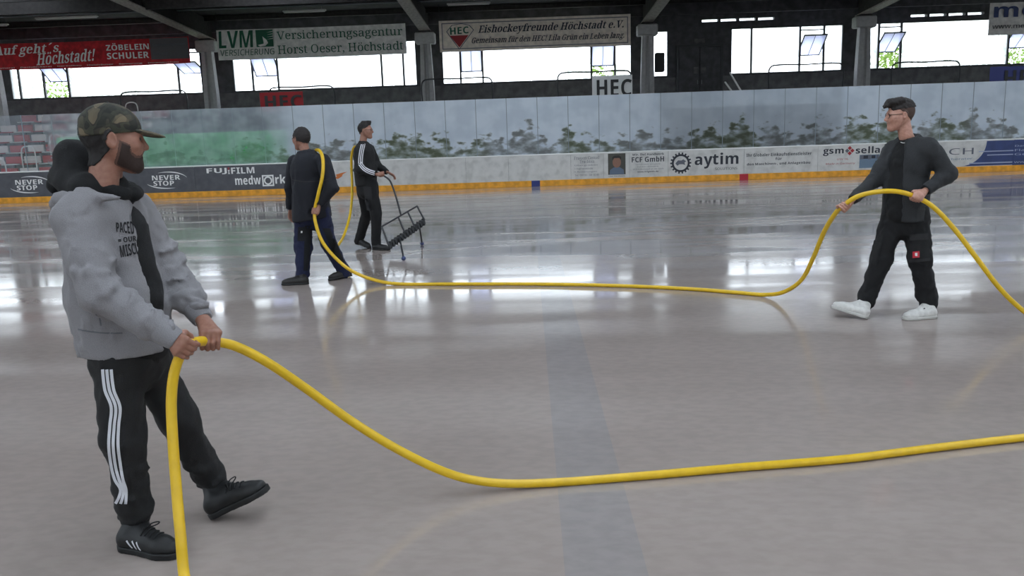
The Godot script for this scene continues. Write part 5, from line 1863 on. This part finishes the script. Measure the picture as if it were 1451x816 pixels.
	g.cone(J.neck + F * 0.13 + up * 0.03 + open, J.belly + F * 0.17 + open, 0.060, 0.085, 0.008, Vector3.ZERO, 1.0, -1)
	g.cone(J.belly + F * 0.17 + open, J.pelvis + F * 0.18 - up * 0.2 + open * 1.2, 0.085, 0.095, 0.008, Vector3.ZERO, 1.0, -1)
	g.ball(J.neck + up * 0.075 + F * 0.01, Vector3(0.080, 0.085, 0.080), Basis.IDENTITY, 0.01, -1)
	for i in 10:   # standing collar, open at the throat
		var a := lerpf(0.9, TAU - 0.9, i / 10.0)
		var b := lerpf(0.9, TAU - 0.9, (i + 1) / 10.0)
		g.cone(J.neck + up * (0.012 - 0.020 * cos(a)) + F * cos(a) * 0.075 + R * sin(a) * 0.078, J.neck + up * (0.012 - 0.020 * cos(b)) + F * cos(b) * 0.075 + R * sin(b) * 0.078, 0.021, 0.021, 0.012)
	g.ruffle(fold_noise(4.0, 27), 0.012, Vector3(1, 0.7, 1))
	g.clip(J.pelvis - up * 0.075, -up)
	for s in ["R", "L"]:
		var cut := (J["wr" + s] - J["el" + s]).normalized() as Vector3
		g.cone(J["wr" + s] + cut * 0.03, J["wr" + s] + cut * 0.12, 0.05, 0.06, 0.004, Vector3.ZERO, 1.0, -1)
	var jm := cloth(Color(0.16, 0.165, 0.175), 0.85, T.plain, T.weave, 0.2)
	var jk := wear("jacket", [g], jm, who, "charcoal jacket hanging open")
	var D := (Vector3(3.658, 1.107, -8.000) - Vector3(1.829, 1.329, -4.000)).normalized()
	# standing collar of two flaps
	part("chest_pocket", drape(g, Vector3(3.055, 1.187, -6.500), Vector3(3.154, 1.190, -6.500), Vector3(3.153, 1.201, -6.500), Vector3(3.054, 1.198, -6.500), 6, 2, D, 0.004), M.black, jk)
	part("side_pocket", drape(g, Vector3(3.059, 0.910, -6.500), Vector3(3.169, 0.918, -6.500), Vector3(3.168, 0.929, -6.500), Vector3(3.058, 0.921, -6.500), 6, 2, D, 0.004), M.black, jk)
	# cargo trousers
	var tr := region([J.pelvis, J.hipR, J.hipL, J.knR, J.knL, J.anR, J.anL], 0.17, 0.0115)
	tr.cone(J.pelvis + up * 0.02, J.pelvis - up * 0.09, 0.158, 0.158, 0.05, F, 1.15)
	leg(tr, J, "R", 0.105, 0.092, 0.072)
	leg(tr, J, "L", 0.105, 0.095, 0.074)
	for s in ["R", "L"]:
		tr.cone(J["an" + s] + up * 0.05, J["an" + s] + up * 0.01, 0.078, 0.060, 0.03)
	tr.ruffle(fold_noise(4.0, 28), 0.014, Vector3(1, 0.7, 1))
	tr.ruffle(noise(10.0, 29, 2), 0.008)
	var tm := wear("trousers", [tr], cloth(Color(0.075, 0.075, 0.083), 0.9, T.plain, T.weave, 0.2), who, "black cargo work trousers")
	var dark_grey := cloth(Color(0.17, 0.17, 0.175), 0.9, T.plain, T.weave, 0.2)
	var D3 := (Vector3(3.795, 0.449, -8.000) - Vector3(1.898, 1.000, -4.000)).normalized()
	part("pocket", drape(tr, Vector3(3.020, 0.498, -6.500), Vector3(3.192, 0.510, -6.500), Vector3(3.176, 0.704, -6.500), Vector3(3.015, 0.697, -6.500), 8, 8, D3, 0.010, 0.02), cloth(Color(0.10, 0.10, 0.105), 0.9, T.plain, T.weave, 0.2), tm)
	part("pocket_flap", drape(tr, Vector3(3.016, 0.680, -6.500), Vector3(3.177, 0.687, -6.500), Vector3(3.168, 0.738, -6.500), Vector3(3.019, 0.731, -6.500), 8, 3, D3, 0.018, 0.02), dark_grey, tm)
	part("pocket_trim", drape(tr, Vector3(3.020, 0.498, -6.500), Vector3(3.192, 0.510, -6.500), Vector3(3.191, 0.533, -6.500), Vector3(3.018, 0.521, -6.500), 8, 2, D3, 0.018, 0.02), dark_grey, tm)
	part("badge", drape(tr, Vector3(3.051, 0.537, -6.500), Vector3(3.107, 0.541, -6.500), Vector3(3.104, 0.593, -6.500), Vector3(3.048, 0.589, -6.500), 4, 4, D3, 0.020, 0.012), M.mark_red, tm)
	part("badge_print", drape(tr, Vector3(3.070, 0.554, -6.500), Vector3(3.089, 0.553, -6.500), Vector3(3.088, 0.579, -6.500), Vector3(3.068, 0.579, -6.500), 2, 2, D3, 0.023, 0.006), M.white, tm)
	part("pocket", drape(tr, Vector3(2.730, 0.498, -6.600), Vector3(2.800, 0.461, -6.600), Vector3(2.836, 0.651, -6.600), Vector3(2.767, 0.682, -6.600), 5, 6, D3, 0.010, 0.02), cloth(Color(0.09, 0.09, 0.095), 0.9, T.plain, T.weave, 0.2), tm)
	# trainers
	var hr := Vector3(2.809, 0.000, -6.714)
	var ar := (Vector3(2.579, 0.067, -6.860) - hr).normalized()
	var s1 := shoe(who, hr, hr + ar * 0.30, Vector3(0.2, 1, 0), J.anR - up * 0.0, M.shoe_white, M.sole_white, 0.006, false, 0.050)
	var hl := Vector3(3.362, 0.000, -6.696)
	var al := (Vector3(3.090, 0.000, -6.649) - hl).normalized()
	var s2 := shoe(who, hl, hl + al * 0.29, up, J.anL, M.shoe_white, M.sole_white, 0.006, false, 0.050)
	for a in [[s2, Vector3(3.236, 0.083, -6.660)], [s1, Vector3(2.735, 0.075, -6.800)]]:
		var tick := st()
		box(tick, a[1], Vector3(0.035, 0.008, 0.004), 0.0, Basis(Vector3.BACK, 0.5))
		part("side_mark", done(tick), M.black, a[0])

# ---- man in the striped track jacket
func track_man() -> void:
	var up := Vector3.UP
	var F := Vector3(0.99, 0, 0.10).normalized()
	var J := {
		"head": Vector3(-2.456, 1.812, -12.500), "neck": Vector3(-2.513, 1.603, -12.500), "chest": Vector3(-2.502, 1.443, -12.500), "belly": Vector3(-2.496, 1.197, -12.500), "pelvis": Vector3(-2.496, 1.036, -12.500),
		"shR": Vector3(-2.525, 1.509, -12.320), "elR": Vector3(-2.531, 1.238, -12.260), "wrR": Vector3(-2.280, 1.159, -12.200), "haR": Vector3(-2.195, 1.162, -12.200),
		"shL": Vector3(-2.445, 1.525, -12.680), "elL": Vector3(-2.354, 1.284, -12.700), "wrL": Vector3(-2.169, 1.174, -12.550), "haL": Vector3(-2.078, 1.109, -12.500),
		"hipR": Vector3(-2.428, 1.006, -12.420), "knR": Vector3(-2.351, 0.555, -12.380), "anR": Vector3(-2.388, 0.084, -12.420),
		"hipL": Vector3(-2.557, 1.002, -12.580), "knL": Vector3(-2.549, 0.526, -12.660), "anL": Vector3(-2.739, 0.104, -12.800)}
	var at := Vector3(J.pelvis.x, 0, J.pelvis.z)
	var who := person("person in a black track jacket with white sleeve stripes steering the spray frame", at)
	var core := body_core(J, F, 0.022)
	var hb := look(Vector3(0.99, 0.0, 0.02))
	var hf := Field.new(J.head - Vector3(0.135, 0.20, 0.135), J.head + Vector3(0.135, 0.145, 0.135), 0.006)
	head_shape(hf, J.head, hb, 1.0)
	var gr := Field.new(J.haR - Vector3.ONE * 0.12, J.haR + Vector3.ONE * 0.12, 0.005)
	grip_shape(gr, SPRAY_GRIP, Vector3(0.9, 0.25, 0.1), Vector3(-0.3, 0.5, 0.75), J.wrR, 1.0, 0.014)
	var gl := Field.new(J.haL - Vector3.ONE * 0.16, J.haL + Vector3.ONE * 0.16, 0.005)
	open_shape(gl, J.wrL, Vector3(0.85, -0.45, 0.2), Vector3(-0.4, -0.7, 0.3), Vector3(0.5, 0.9, 0.1), 0.30, 1.05)
	wear("body", [core, hf, gr, gl], skin(Color(0.62, 0.45, 0.38)), who)
	eyes(who, J.head, hb)
	glasses(who, J.head, hb)
	var hair := hf.twin()
	hair.grow(0.008)
	hair.clip(J.head + hb * Vector3(0, 0.05, 0.075), (hb.z * 0.9 - hb.y * 0.45).normalized())
	hair.clip(J.head + hb * Vector3(0, -0.05, -0.09), (-hb.y + hb.z * 0.8).normalized())
	for s in [-1.0, 1.0]:
		hair.ball(J.head + hb * Vector3(s * 0.085, -0.004, 0.0), Vector3(0.03, 0.040, 0.036), hb, 0.006, -1)
	hair.cone(J.head + hb * Vector3(0, 0.128, -0.02), J.head + hb * Vector3(0, 0.124, 0.06), 0.030, 0.034, 0.03)
	hair.ruffle(noise(30.0, 35, 3), 0.008)
	wear("hair", [hair], M.hair_dark, who, "short dark hair brushed up")
	var g := region([J.neck, J.pelvis - up * 0.1, J.shR, J.elR, J.wrR, J.shL, J.elL, J.wrL], 0.14, 0.015)
	trunk(g, J, F, 0.185, 0.185, 0.182, 1.15, 0.04)
	g.cone(J.neck - up * 0.02, J.neck + up * 0.02, 0.075, 0.070, 0.02)
	sleeve(g, J, "R", 0.085, 0.070, 0.047)
	sleeve(g, J, "L", 0.085, 0.070, 0.047)
	g.ruffle(fold_noise(3.5, 36), 0.012, Vector3(1, 0.7, 1))
	g.clip(J.pelvis - up * 0.05, -up)
	for s in ["R", "L"]:
		var cut := (J["wr" + s] - J["el" + s]).normalized() as Vector3
		g.cone(J["wr" + s] + cut * 0.03, J["wr" + s] + cut * 0.12, 0.05, 0.06, 0.004, Vector3.ZERO, 1.0, -1)
	var jk := wear("track_jacket", [g], cloth(Color(0.065, 0.065, 0.07), 0.8, T.plain, T.weave, 0.2), who, "black track jacket")
	var D := (Vector3(-2.822, 1.312, -14.000) - Vector3(-1.612, 1.414, -8.000)).normalized()
	for k in 3:
		var dx := k * 2.6
		part("stripe", ribbon(g, [Vector3(-2.391, 1.620, -11.800) + Vector3(dx * 0.0104, 0, 0), Vector3(-2.424, 1.511, -11.800) + Vector3(dx * 0.0104, 0, 0), Vector3(-2.447, 1.392, -11.800) + Vector3(dx * 0.0104, 0, 0), Vector3(-2.451, 1.331, -11.800) + Vector3(dx * 0.0104, 0, 0)], 0.014, D, 0.004), M.stripe, jk)
		part("stripe", ribbon(g, [Vector3(-2.452, 1.321, -11.800) + Vector3(dx * 0.007, dx * 0.007, 0), Vector3(-2.395, 1.244, -11.800) + Vector3(dx * 0.006, dx * 0.008, 0), Vector3(-2.317, 1.191, -11.800) + Vector3(dx * 0.003, dx * 0.0095, 0), Vector3(-2.227, 1.157, -11.800) + Vector3(dx * 0.002, dx * 0.010, 0)], 0.014, D, 0.004), M.stripe, jk)
	var tr := region([J.pelvis, J.hipR, J.hipL, J.knR, J.knL, J.anR, J.anL], 0.18, 0.014)
	tr.cone(J.pelvis + up * 0.02, J.pelvis - up * 0.10, 0.172, 0.168, 0.05, F, 1.15)
	leg(tr, J, "R", 0.122, 0.092, 0.078)
	leg(tr, J, "L", 0.122, 0.092, 0.078)
	tr.ruffle(fold_noise(3.5, 38), 0.014, Vector3(1, 0.7, 1))
	var tm := wear("trousers", [tr], cloth(Color(0.08, 0.08, 0.088), 0.9, T.plain, T.weave, 0.2), who, "dark grey work trousers")
	var D3 := (Vector3(-2.747, 0.586, -14.000) - Vector3(-1.570, 0.999, -8.000)).normalized()
	part("side_panel", drape(tr, Vector3(-2.402, 0.650, -11.900), Vector3(-2.300, 0.626, -11.900), Vector3(-2.307, 0.997, -11.900), Vector3(-2.431, 1.012, -11.900), 5, 10, D3, 0.006, 0.012), cloth(Color(0.15, 0.15, 0.158), 0.9, T.plain, T.weave, 0.2), tm)
	var hr := Vector3(-2.445, 0.000, -12.401)
	var toe := Vector3(-2.113, 0.000, -12.283)
	shoe(who, hr, hr + (toe - hr).normalized() * 0.30, up, J.anR, M.shoe_black, M.sole_black, 0.009, false, 0.052)
	var t2 := Vector3(-2.522, 0.000, -12.547)
	var back := (Vector3(-2.920, 0.086, -13.000) - t2).normalized()
	shoe(who, t2 + back * 0.295, t2, Vector3(0.4, 1, 0), J.anL, M.shoe_black, M.sole_black, 0.009, false, 0.052)

# ---- man in navy work clothes seen from behind
func navy_man() -> void:
	var up := Vector3.UP
	var F := Vector3(-0.60, 0, -0.80).normalized()
	var J := {
		"head": Vector3(-2.646, 1.679, -9.600), "neck": Vector3(-2.603, 1.515, -9.580), "chest": Vector3(-2.585, 1.326, -9.580), "belly": Vector3(-2.572, 1.062, -9.580), "pelvis": Vector3(-2.586, 0.879, -9.580),
		"shR": Vector3(-2.365, 1.412, -9.460), "elR": Vector3(-2.267, 1.115, -9.340), "wrR": Vector3(-2.429, 0.926, -9.340), "haR": Vector3(-2.488, 0.861, -9.360),
		"shL": Vector3(-2.776, 1.411, -9.720), "elL": Vector3(-2.861, 1.110, -9.780), "wrL": Vector3(-2.922, 0.851, -9.860), "haL": Vector3(-2.958, 0.762, -9.900),
		"hipR": Vector3(-2.489, 0.869, -9.560), "knR": Vector3(-2.418, 0.432, -9.620), "anR": Vector3(-2.278, 0.078, -9.720),
		"hipL": Vector3(-2.691, 0.854, -9.620), "knL": Vector3(-2.704, 0.417, -9.540), "anL": Vector3(-2.730, 0.087, -9.480)}
	var at := Vector3(J.pelvis.x, 0, J.pelvis.z)
	var who := person("person in navy work clothes seen from behind with the hose over one shoulder", at)
	var core := body_core(J, F, 0.02)
	var hb := look(Vector3(-0.80, -0.02, -0.58))
	var hf := Field.new(J.head - Vector3(0.135, 0.20, 0.135), J.head + Vector3(0.135, 0.145, 0.135), 0.005)
	head_shape(hf, J.head, hb, 1.04)
	var gr := Field.new(J.haR - Vector3.ONE * 0.12, J.haR + Vector3.ONE * 0.12, 0.0045)
	grip_shape(gr, HOSE_NAVY_HAND, Vector3(-0.1, -0.95, 0.25), Vector3(0.55, 0.35, -0.3), J.wrR, 1.0)
	var gl := Field.new(J.haL - Vector3.ONE * 0.16, J.haL + Vector3.ONE * 0.16, 0.006)
	open_shape(gl, J.wrL, Vector3(-0.15, -0.95, -0.2), Vector3(0.8, 0, 0.3), Vector3(-0.5, 0, -0.8), 0.35, 1.05)
	wear("body", [core, hf, gr, gl], skin(Color(0.62, 0.45, 0.38)), who)
	eyes(who, J.head, hb)
	glasses(who, J.head, hb)
	var hair := hf.twin()
	hair.grow(0.010)
	hair.clip(J.head + hb * Vector3(0, 0.05, 0.070), (hb.z * 0.9 - hb.y * 0.45).normalized())
	hair.clip(J.head + hb * Vector3(0, -0.050, -0.09), (-hb.y + hb.z * 0.5).normalized())
	for s in [-1.0, 1.0]:
		hair.ball(J.head + hb * Vector3(s * 0.088, -0.004, 0.004), Vector3(0.03, 0.040, 0.036), hb, 0.006, -1)
	hair.ruffle(noise(30.0, 45, 3), 0.006)
	wear("hair", [hair], M.hair_grey, who, "short dark greying hair")
	var g := region([J.neck, J.pelvis - up * 0.15, J.shR, J.elR, J.wrR, J.shL, J.elL, J.wrL], 0.22, 0.0125)
	trunk(g, J, F, 0.205, 0.215, 0.235, 1.10, 0.10)
	sleeve(g, J, "R", 0.092, 0.082, 0.056)
	sleeve(g, J, "L", 0.092, 0.080, 0.056)
	for i in 12:   # turned-down collar
		var a := TAU * i / 12.0
		var b := TAU * (i + 1) / 12.0
		var c: Vector3 = J.neck + up * 0.0
		var R := F.cross(up)
		g.cone(c + F * cos(a) * 0.075 + R * sin(a) * 0.085 - up * cos(a) * 0.015, c + F * cos(b) * 0.075 + R * sin(b) * 0.085 - up * cos(b) * 0.015, 0.024, 0.024, 0.015)
	g.ruffle(fold_noise(3.2, 46), 0.014, Vector3(1, 0.6, 1))
	g.clip(J.pelvis - up * 0.14, (-up + Vector3(0.12, 0, 0)).normalized())
	for s in ["R", "L"]:
		var cut := (J["wr" + s] - J["el" + s]).normalized() as Vector3
		g.cone(J["wr" + s] + cut * 0.03, J["wr" + s] + cut * 0.12, 0.055, 0.065, 0.004, Vector3.ZERO, 1.0, -1)
	var jk := wear("jacket", [g], cloth(Color(0.065, 0.075, 0.115), 0.85, T.plain, T.weave, 0.2), who, "dark navy work jacket")
	var D := (Vector3(-3.796, 0.983, -14.000) - Vector3(-1.898, 1.266, -7.000)).normalized()
	part("yoke_seam", ribbon(g, [Vector3(-2.603, 1.242, -8.900), Vector3(-2.466, 1.214, -8.900), Vector3(-2.271, 1.216, -8.900), Vector3(-2.169, 1.235, -8.900)], 0.008, D, 0.003), M.black, jk)
	var tr := region([J.pelvis, J.hipR, J.hipL, J.knR, J.knL, J.anR, J.anL], 0.19, 0.0125)
	tr.cone(J.pelvis + up * 0.02, J.pelvis - up * 0.10, 0.182, 0.182, 0.05, F, 1.12)
	leg(tr, J, "R", 0.125, 0.100, 0.084)
	leg(tr, J, "L", 0.125, 0.102, 0.086)
	tr.ruffle(fold_noise(3.5, 48), 0.015, Vector3(1, 0.7, 1))
	tr.ruffle(noise(10.0, 49, 2), 0.010)
	var tm := wear("trousers", [tr], cloth(Color(0.085, 0.115, 0.245), 0.9, T.plain, T.weave, 0.2), who, "navy blue work trousers")
	var blk := cloth(Color(0.055, 0.06, 0.08), 0.9, T.plain, T.weave, 0.2)
	var D3 := (Vector3(-3.968, -0.113, -14.000) - Vector3(-1.984, 0.718, -7.000)).normalized()
	part("side_panel", drape(tr, Vector3(-2.573, 0.201, -9.000), Vector3(-2.517, 0.199, -9.000), Vector3(-2.420, 0.731, -9.000), Vector3(-2.515, 0.734, -9.000), 4, 12, D3, 0.006, 0.012), blk, tm)
	part("pocket", drape(tr, Vector3(-2.617, 0.554, -9.000), Vector3(-2.513, 0.551, -9.000), Vector3(-2.500, 0.717, -9.000), Vector3(-2.595, 0.720, -9.000), 4, 5, D3, 0.010, 0.016), blk, tm)
	part("badge", drape(tr, Vector3(-2.569, 0.648, -9.000), Vector3(-2.550, 0.648, -9.000), Vector3(-2.548, 0.671, -9.000), Vector3(-2.567, 0.672, -9.000), 2, 2, D3, 0.016, 0.01), M.white, tm)
	part("side_panel", drape(tr, Vector3(-2.166, 0.293, -9.000), Vector3(-2.073, 0.242, -9.000), Vector3(-2.217, 0.693, -9.000), Vector3(-2.312, 0.696, -9.000), 4, 12, D3, 0.006, 0.012), blk, tm)
	var h1 := Vector3(-2.617, 0.000, -9.347)
	var t1 := Vector3(-2.924, -0.000, -9.327)
	shoe(who, h1, h1 + (t1 - h1).normalized() * 0.31, up, J.anL, M.shoe_brown, M.sole_black, 0.008, false, 0.054)
	var t2 := Vector3(-2.427, 0.000, -9.562)
	var bk := (Vector3(-2.178, 0.014, -9.800) - t2).normalized()
	shoe(who, t2 + bk * 0.31, t2, Vector3(-0.25, 1, 0), J.anR, M.shoe_brown, M.sole_black, 0.008, false, 0.054)

# ---------------------------------------------------------------- hoses and spray frame
const HOSE_R := 0.0195
const HOSE_NEAR_R := Vector3(-1.299, 0.842, -2.925)
const HOSE_NEAR_L := Vector3(-1.263, 0.824, -3.070)
const HOSE_FAR_R := Vector3(2.562, 0.961, -6.700)
const HOSE_FAR_R_AX := Vector3(-0.62, -0.74, 0.0)
const HOSE_FAR_L := Vector3(3.071, 1.024, -6.540)
const HOSE_FAR_L_AX := Vector3(-0.9, 0.35, -0.1)
const HOSE_NAVY_HAND := Vector3(-2.481, 0.855, -9.330)
const SPRAY_GRIP := Vector3(-2.194, 1.151, -12.190)

func build_hoses() -> void:
	var near := [Vector3(-0.875, 0.019, -2.024), Vector3(-1.133, 0.020, -2.443), Vector3(-1.275, 0.051, -2.660), Vector3(-1.302, 0.184, -2.720), Vector3(-1.336, 0.340, -2.800), Vector3(-1.356, 0.538, -2.860), Vector3(-1.358, 0.665, -2.890), Vector3(-1.340, 0.768, -2.910), HOSE_NEAR_R, Vector3(-1.286, 0.842, -3.000), HOSE_NEAR_L, Vector3(-1.198, 0.795, -3.120), Vector3(-1.097, 0.712, -3.180), Vector3(-0.976, 0.568, -3.280), Vector3(-0.801, 0.372, -3.380), Vector3(-0.601, 0.210, -3.430), Vector3(-0.387, 0.089, -3.450), Vector3(-0.198, 0.040, -3.460), Vector3(0.042, 0.021, -3.490), Vector3(0.450, 0.020, -3.541), Vector3(0.955, 0.020, -3.618), Vector3(1.474, 0.020, -3.690), Vector3(1.924, 0.020, -3.796), Vector3(2.433, 0.020, -3.906), Vector3(3.020, 0.019, -4.006)]
	var a := thing("yellow_hose", "yellow water hose held by the person in the grey hoodie, trailing over the ice", "hose", HOSE_NEAR_L * Vector3(1, 0, 1))
	part("hose_body", tube(smooth_path(near, 0.03), HOSE_R, 14), M.hose, a, -a.position)
	var far := [Vector3(-2.584, 1.509, -12.500), Vector3(-2.616, 1.574, -12.520), Vector3(-2.678, 1.554, -12.600), Vector3(-2.736, 1.426, -12.680), Vector3(-2.758, 1.231, -12.720), Vector3(-2.742, 0.995, -12.620), Vector3(-2.732, 0.786, -12.480), Vector3(-2.735, 0.563, -12.300), Vector3(-2.747, 0.358, -12.000), Vector3(-2.727, 0.257, -11.600), Vector3(-2.640, 0.264, -10.800), Vector3(-2.643, 0.433, -10.250), Vector3(-2.680, 0.753, -10.000), Vector3(-2.662, 1.193, -9.860), Vector3(-2.614, 1.445, -9.820), Vector3(-2.515, 1.536, -9.660), Vector3(-2.415, 1.534, -9.500), Vector3(-2.345, 1.438, -9.340), Vector3(-2.347, 1.264, -9.280), Vector3(-2.409, 1.051, -9.270), HOSE_NAVY_HAND, Vector3(-2.474, 0.727, -9.300), Vector3(-2.411, 0.515, -9.280), Vector3(-2.268, 0.327, -9.240), Vector3(-2.081, 0.171, -9.200), Vector3(-1.859, 0.065, -9.200), Vector3(-1.556, 0.020, -9.078), Vector3(-0.899, 0.020, -8.943), Vector3(0.048, 0.020, -8.781), Vector3(0.946, 0.020, -8.519), Vector3(1.633, 0.020, -8.216), Vector3(2.062, 0.020, -7.930), Vector3(2.260, 0.025, -7.775), Vector3(2.372, 0.094, -7.550), Vector3(2.460, 0.240, -7.350), Vector3(2.486, 0.462, -7.150), Vector3(2.505, 0.721, -6.950), Vector3(2.531, 0.891, -6.780), HOSE_FAR_R, Vector3(2.655, 1.036, -6.640), Vector3(2.792, 1.072, -6.580), Vector3(2.929, 1.070, -6.550), HOSE_FAR_L, Vector3(3.190, 0.945, -6.500), Vector3(3.345, 0.770, -6.460), Vector3(3.505, 0.538, -6.400), Vector3(3.686, 0.291, -6.360), Vector3(3.868, 0.114, -6.340), Vector3(4.065, -0.011, -6.340), Vector3(4.003, 0.020, -5.799), Vector3(4.350, 0.020, -5.593), Vector3(5.182, 0.020, -5.662)]
	var b := thing("yellow_hose", "yellow water hose slung over two workers' shoulders, leading to the charcoal-jacketed person", "hose", HOSE_FAR_R * Vector3(1, 0, 1))
	part("hose_body", tube(smooth_path(far, 0.03), HOSE_R, 12), M.hose, b, -b.position)

func at_floor(p: Vector3) -> Vector3:
	return Vector3(p.x, 0, p.z)

# frame on two legs with a row of nozzles, pushed by a bent handle
func build_sprayer() -> void:
	var base := Vector3(-1.768, 0.000, -11.114)
	var o := thing("spray_frame", "dark metal spray frame with a row of nozzles and a bent push handle", "spray frame", base)
	var w := -base
	var A := Vector3(-2.155, 0.421, -11.720)      # upper bar, left end
	var B := Vector3(-1.734, 0.645, -12.500)
	var a := Vector3(-2.067, 0.168, -11.660)      # nozzle bar, left end
	var b := Vector3(-1.631, 0.439, -12.460)
	var s := st()
	var tb := func(called: String, pts: Array, r: float, m: Material, parent: Node) -> MeshInstance3D:
		return part(called, tube(smooth_path(pts, 0.04), r, 8), m, parent, w if parent == o else Vector3.ZERO)
	tb.call("upper_bar", [A, B], 0.013, M.metal_dark, o)
	var bar_node: MeshInstance3D = tb.call("nozzle_bar", [a, b], 0.020, M.metal_dark, o)
	for t in [0.0, 0.45, 0.72, 1.0]:
		tb.call("strut", [A.lerp(B, t), a.lerp(b, t)], 0.014, M.metal_dark, o)
	for k in 13:
		var p := a.lerp(b, (k + 0.5) / 13.0)
		part("nozzle", tube(PackedVector3Array([p + Vector3(0, 0.03, 0), p + Vector3(0.0, -0.01, 0), p + Vector3(0.02, -0.06, 0.02), p + Vector3(0.03, -0.075, 0.03)]), 0.02, 8, PackedFloat32Array([0.016, 0.034, 0.030, 0.010])), M.black, bar_node)
	tb.call("handle", [Vector3(-2.307, 1.198, -12.300), SPRAY_GRIP, Vector3(-2.089, 1.081, -12.170), Vector3(-2.045, 0.996, -12.160), Vector3(-1.985, 0.786, -12.140), Vector3(-1.932, 0.554, -12.120)], 0.014, M.metal_dark, o)
	tb.call("stem", [Vector3(-1.932, 0.554, -12.120), A.lerp(B, 0.55)], 0.016, M.metal_dark, o)
	# legs down to the ice
	var foot := base + Vector3(0, 0.03, 0)
	tb.call("leg", [a.lerp(b, 0.30), foot], 0.013, M.metal_dark, o)
	var wheel := SphereMesh.new()
	wheel.radius = 0.032
	wheel.height = 0.06
	part("caster", wheel, M.caster, o, foot - base)
	var foot2 := Vector3(-1.726, 0.030, -12.781)
	tb.call("leg", [a.lerp(b, 0.85), foot2], 0.013, M.metal_dark, o)
	part("caster", wheel, M.caster, o, foot2 - base)
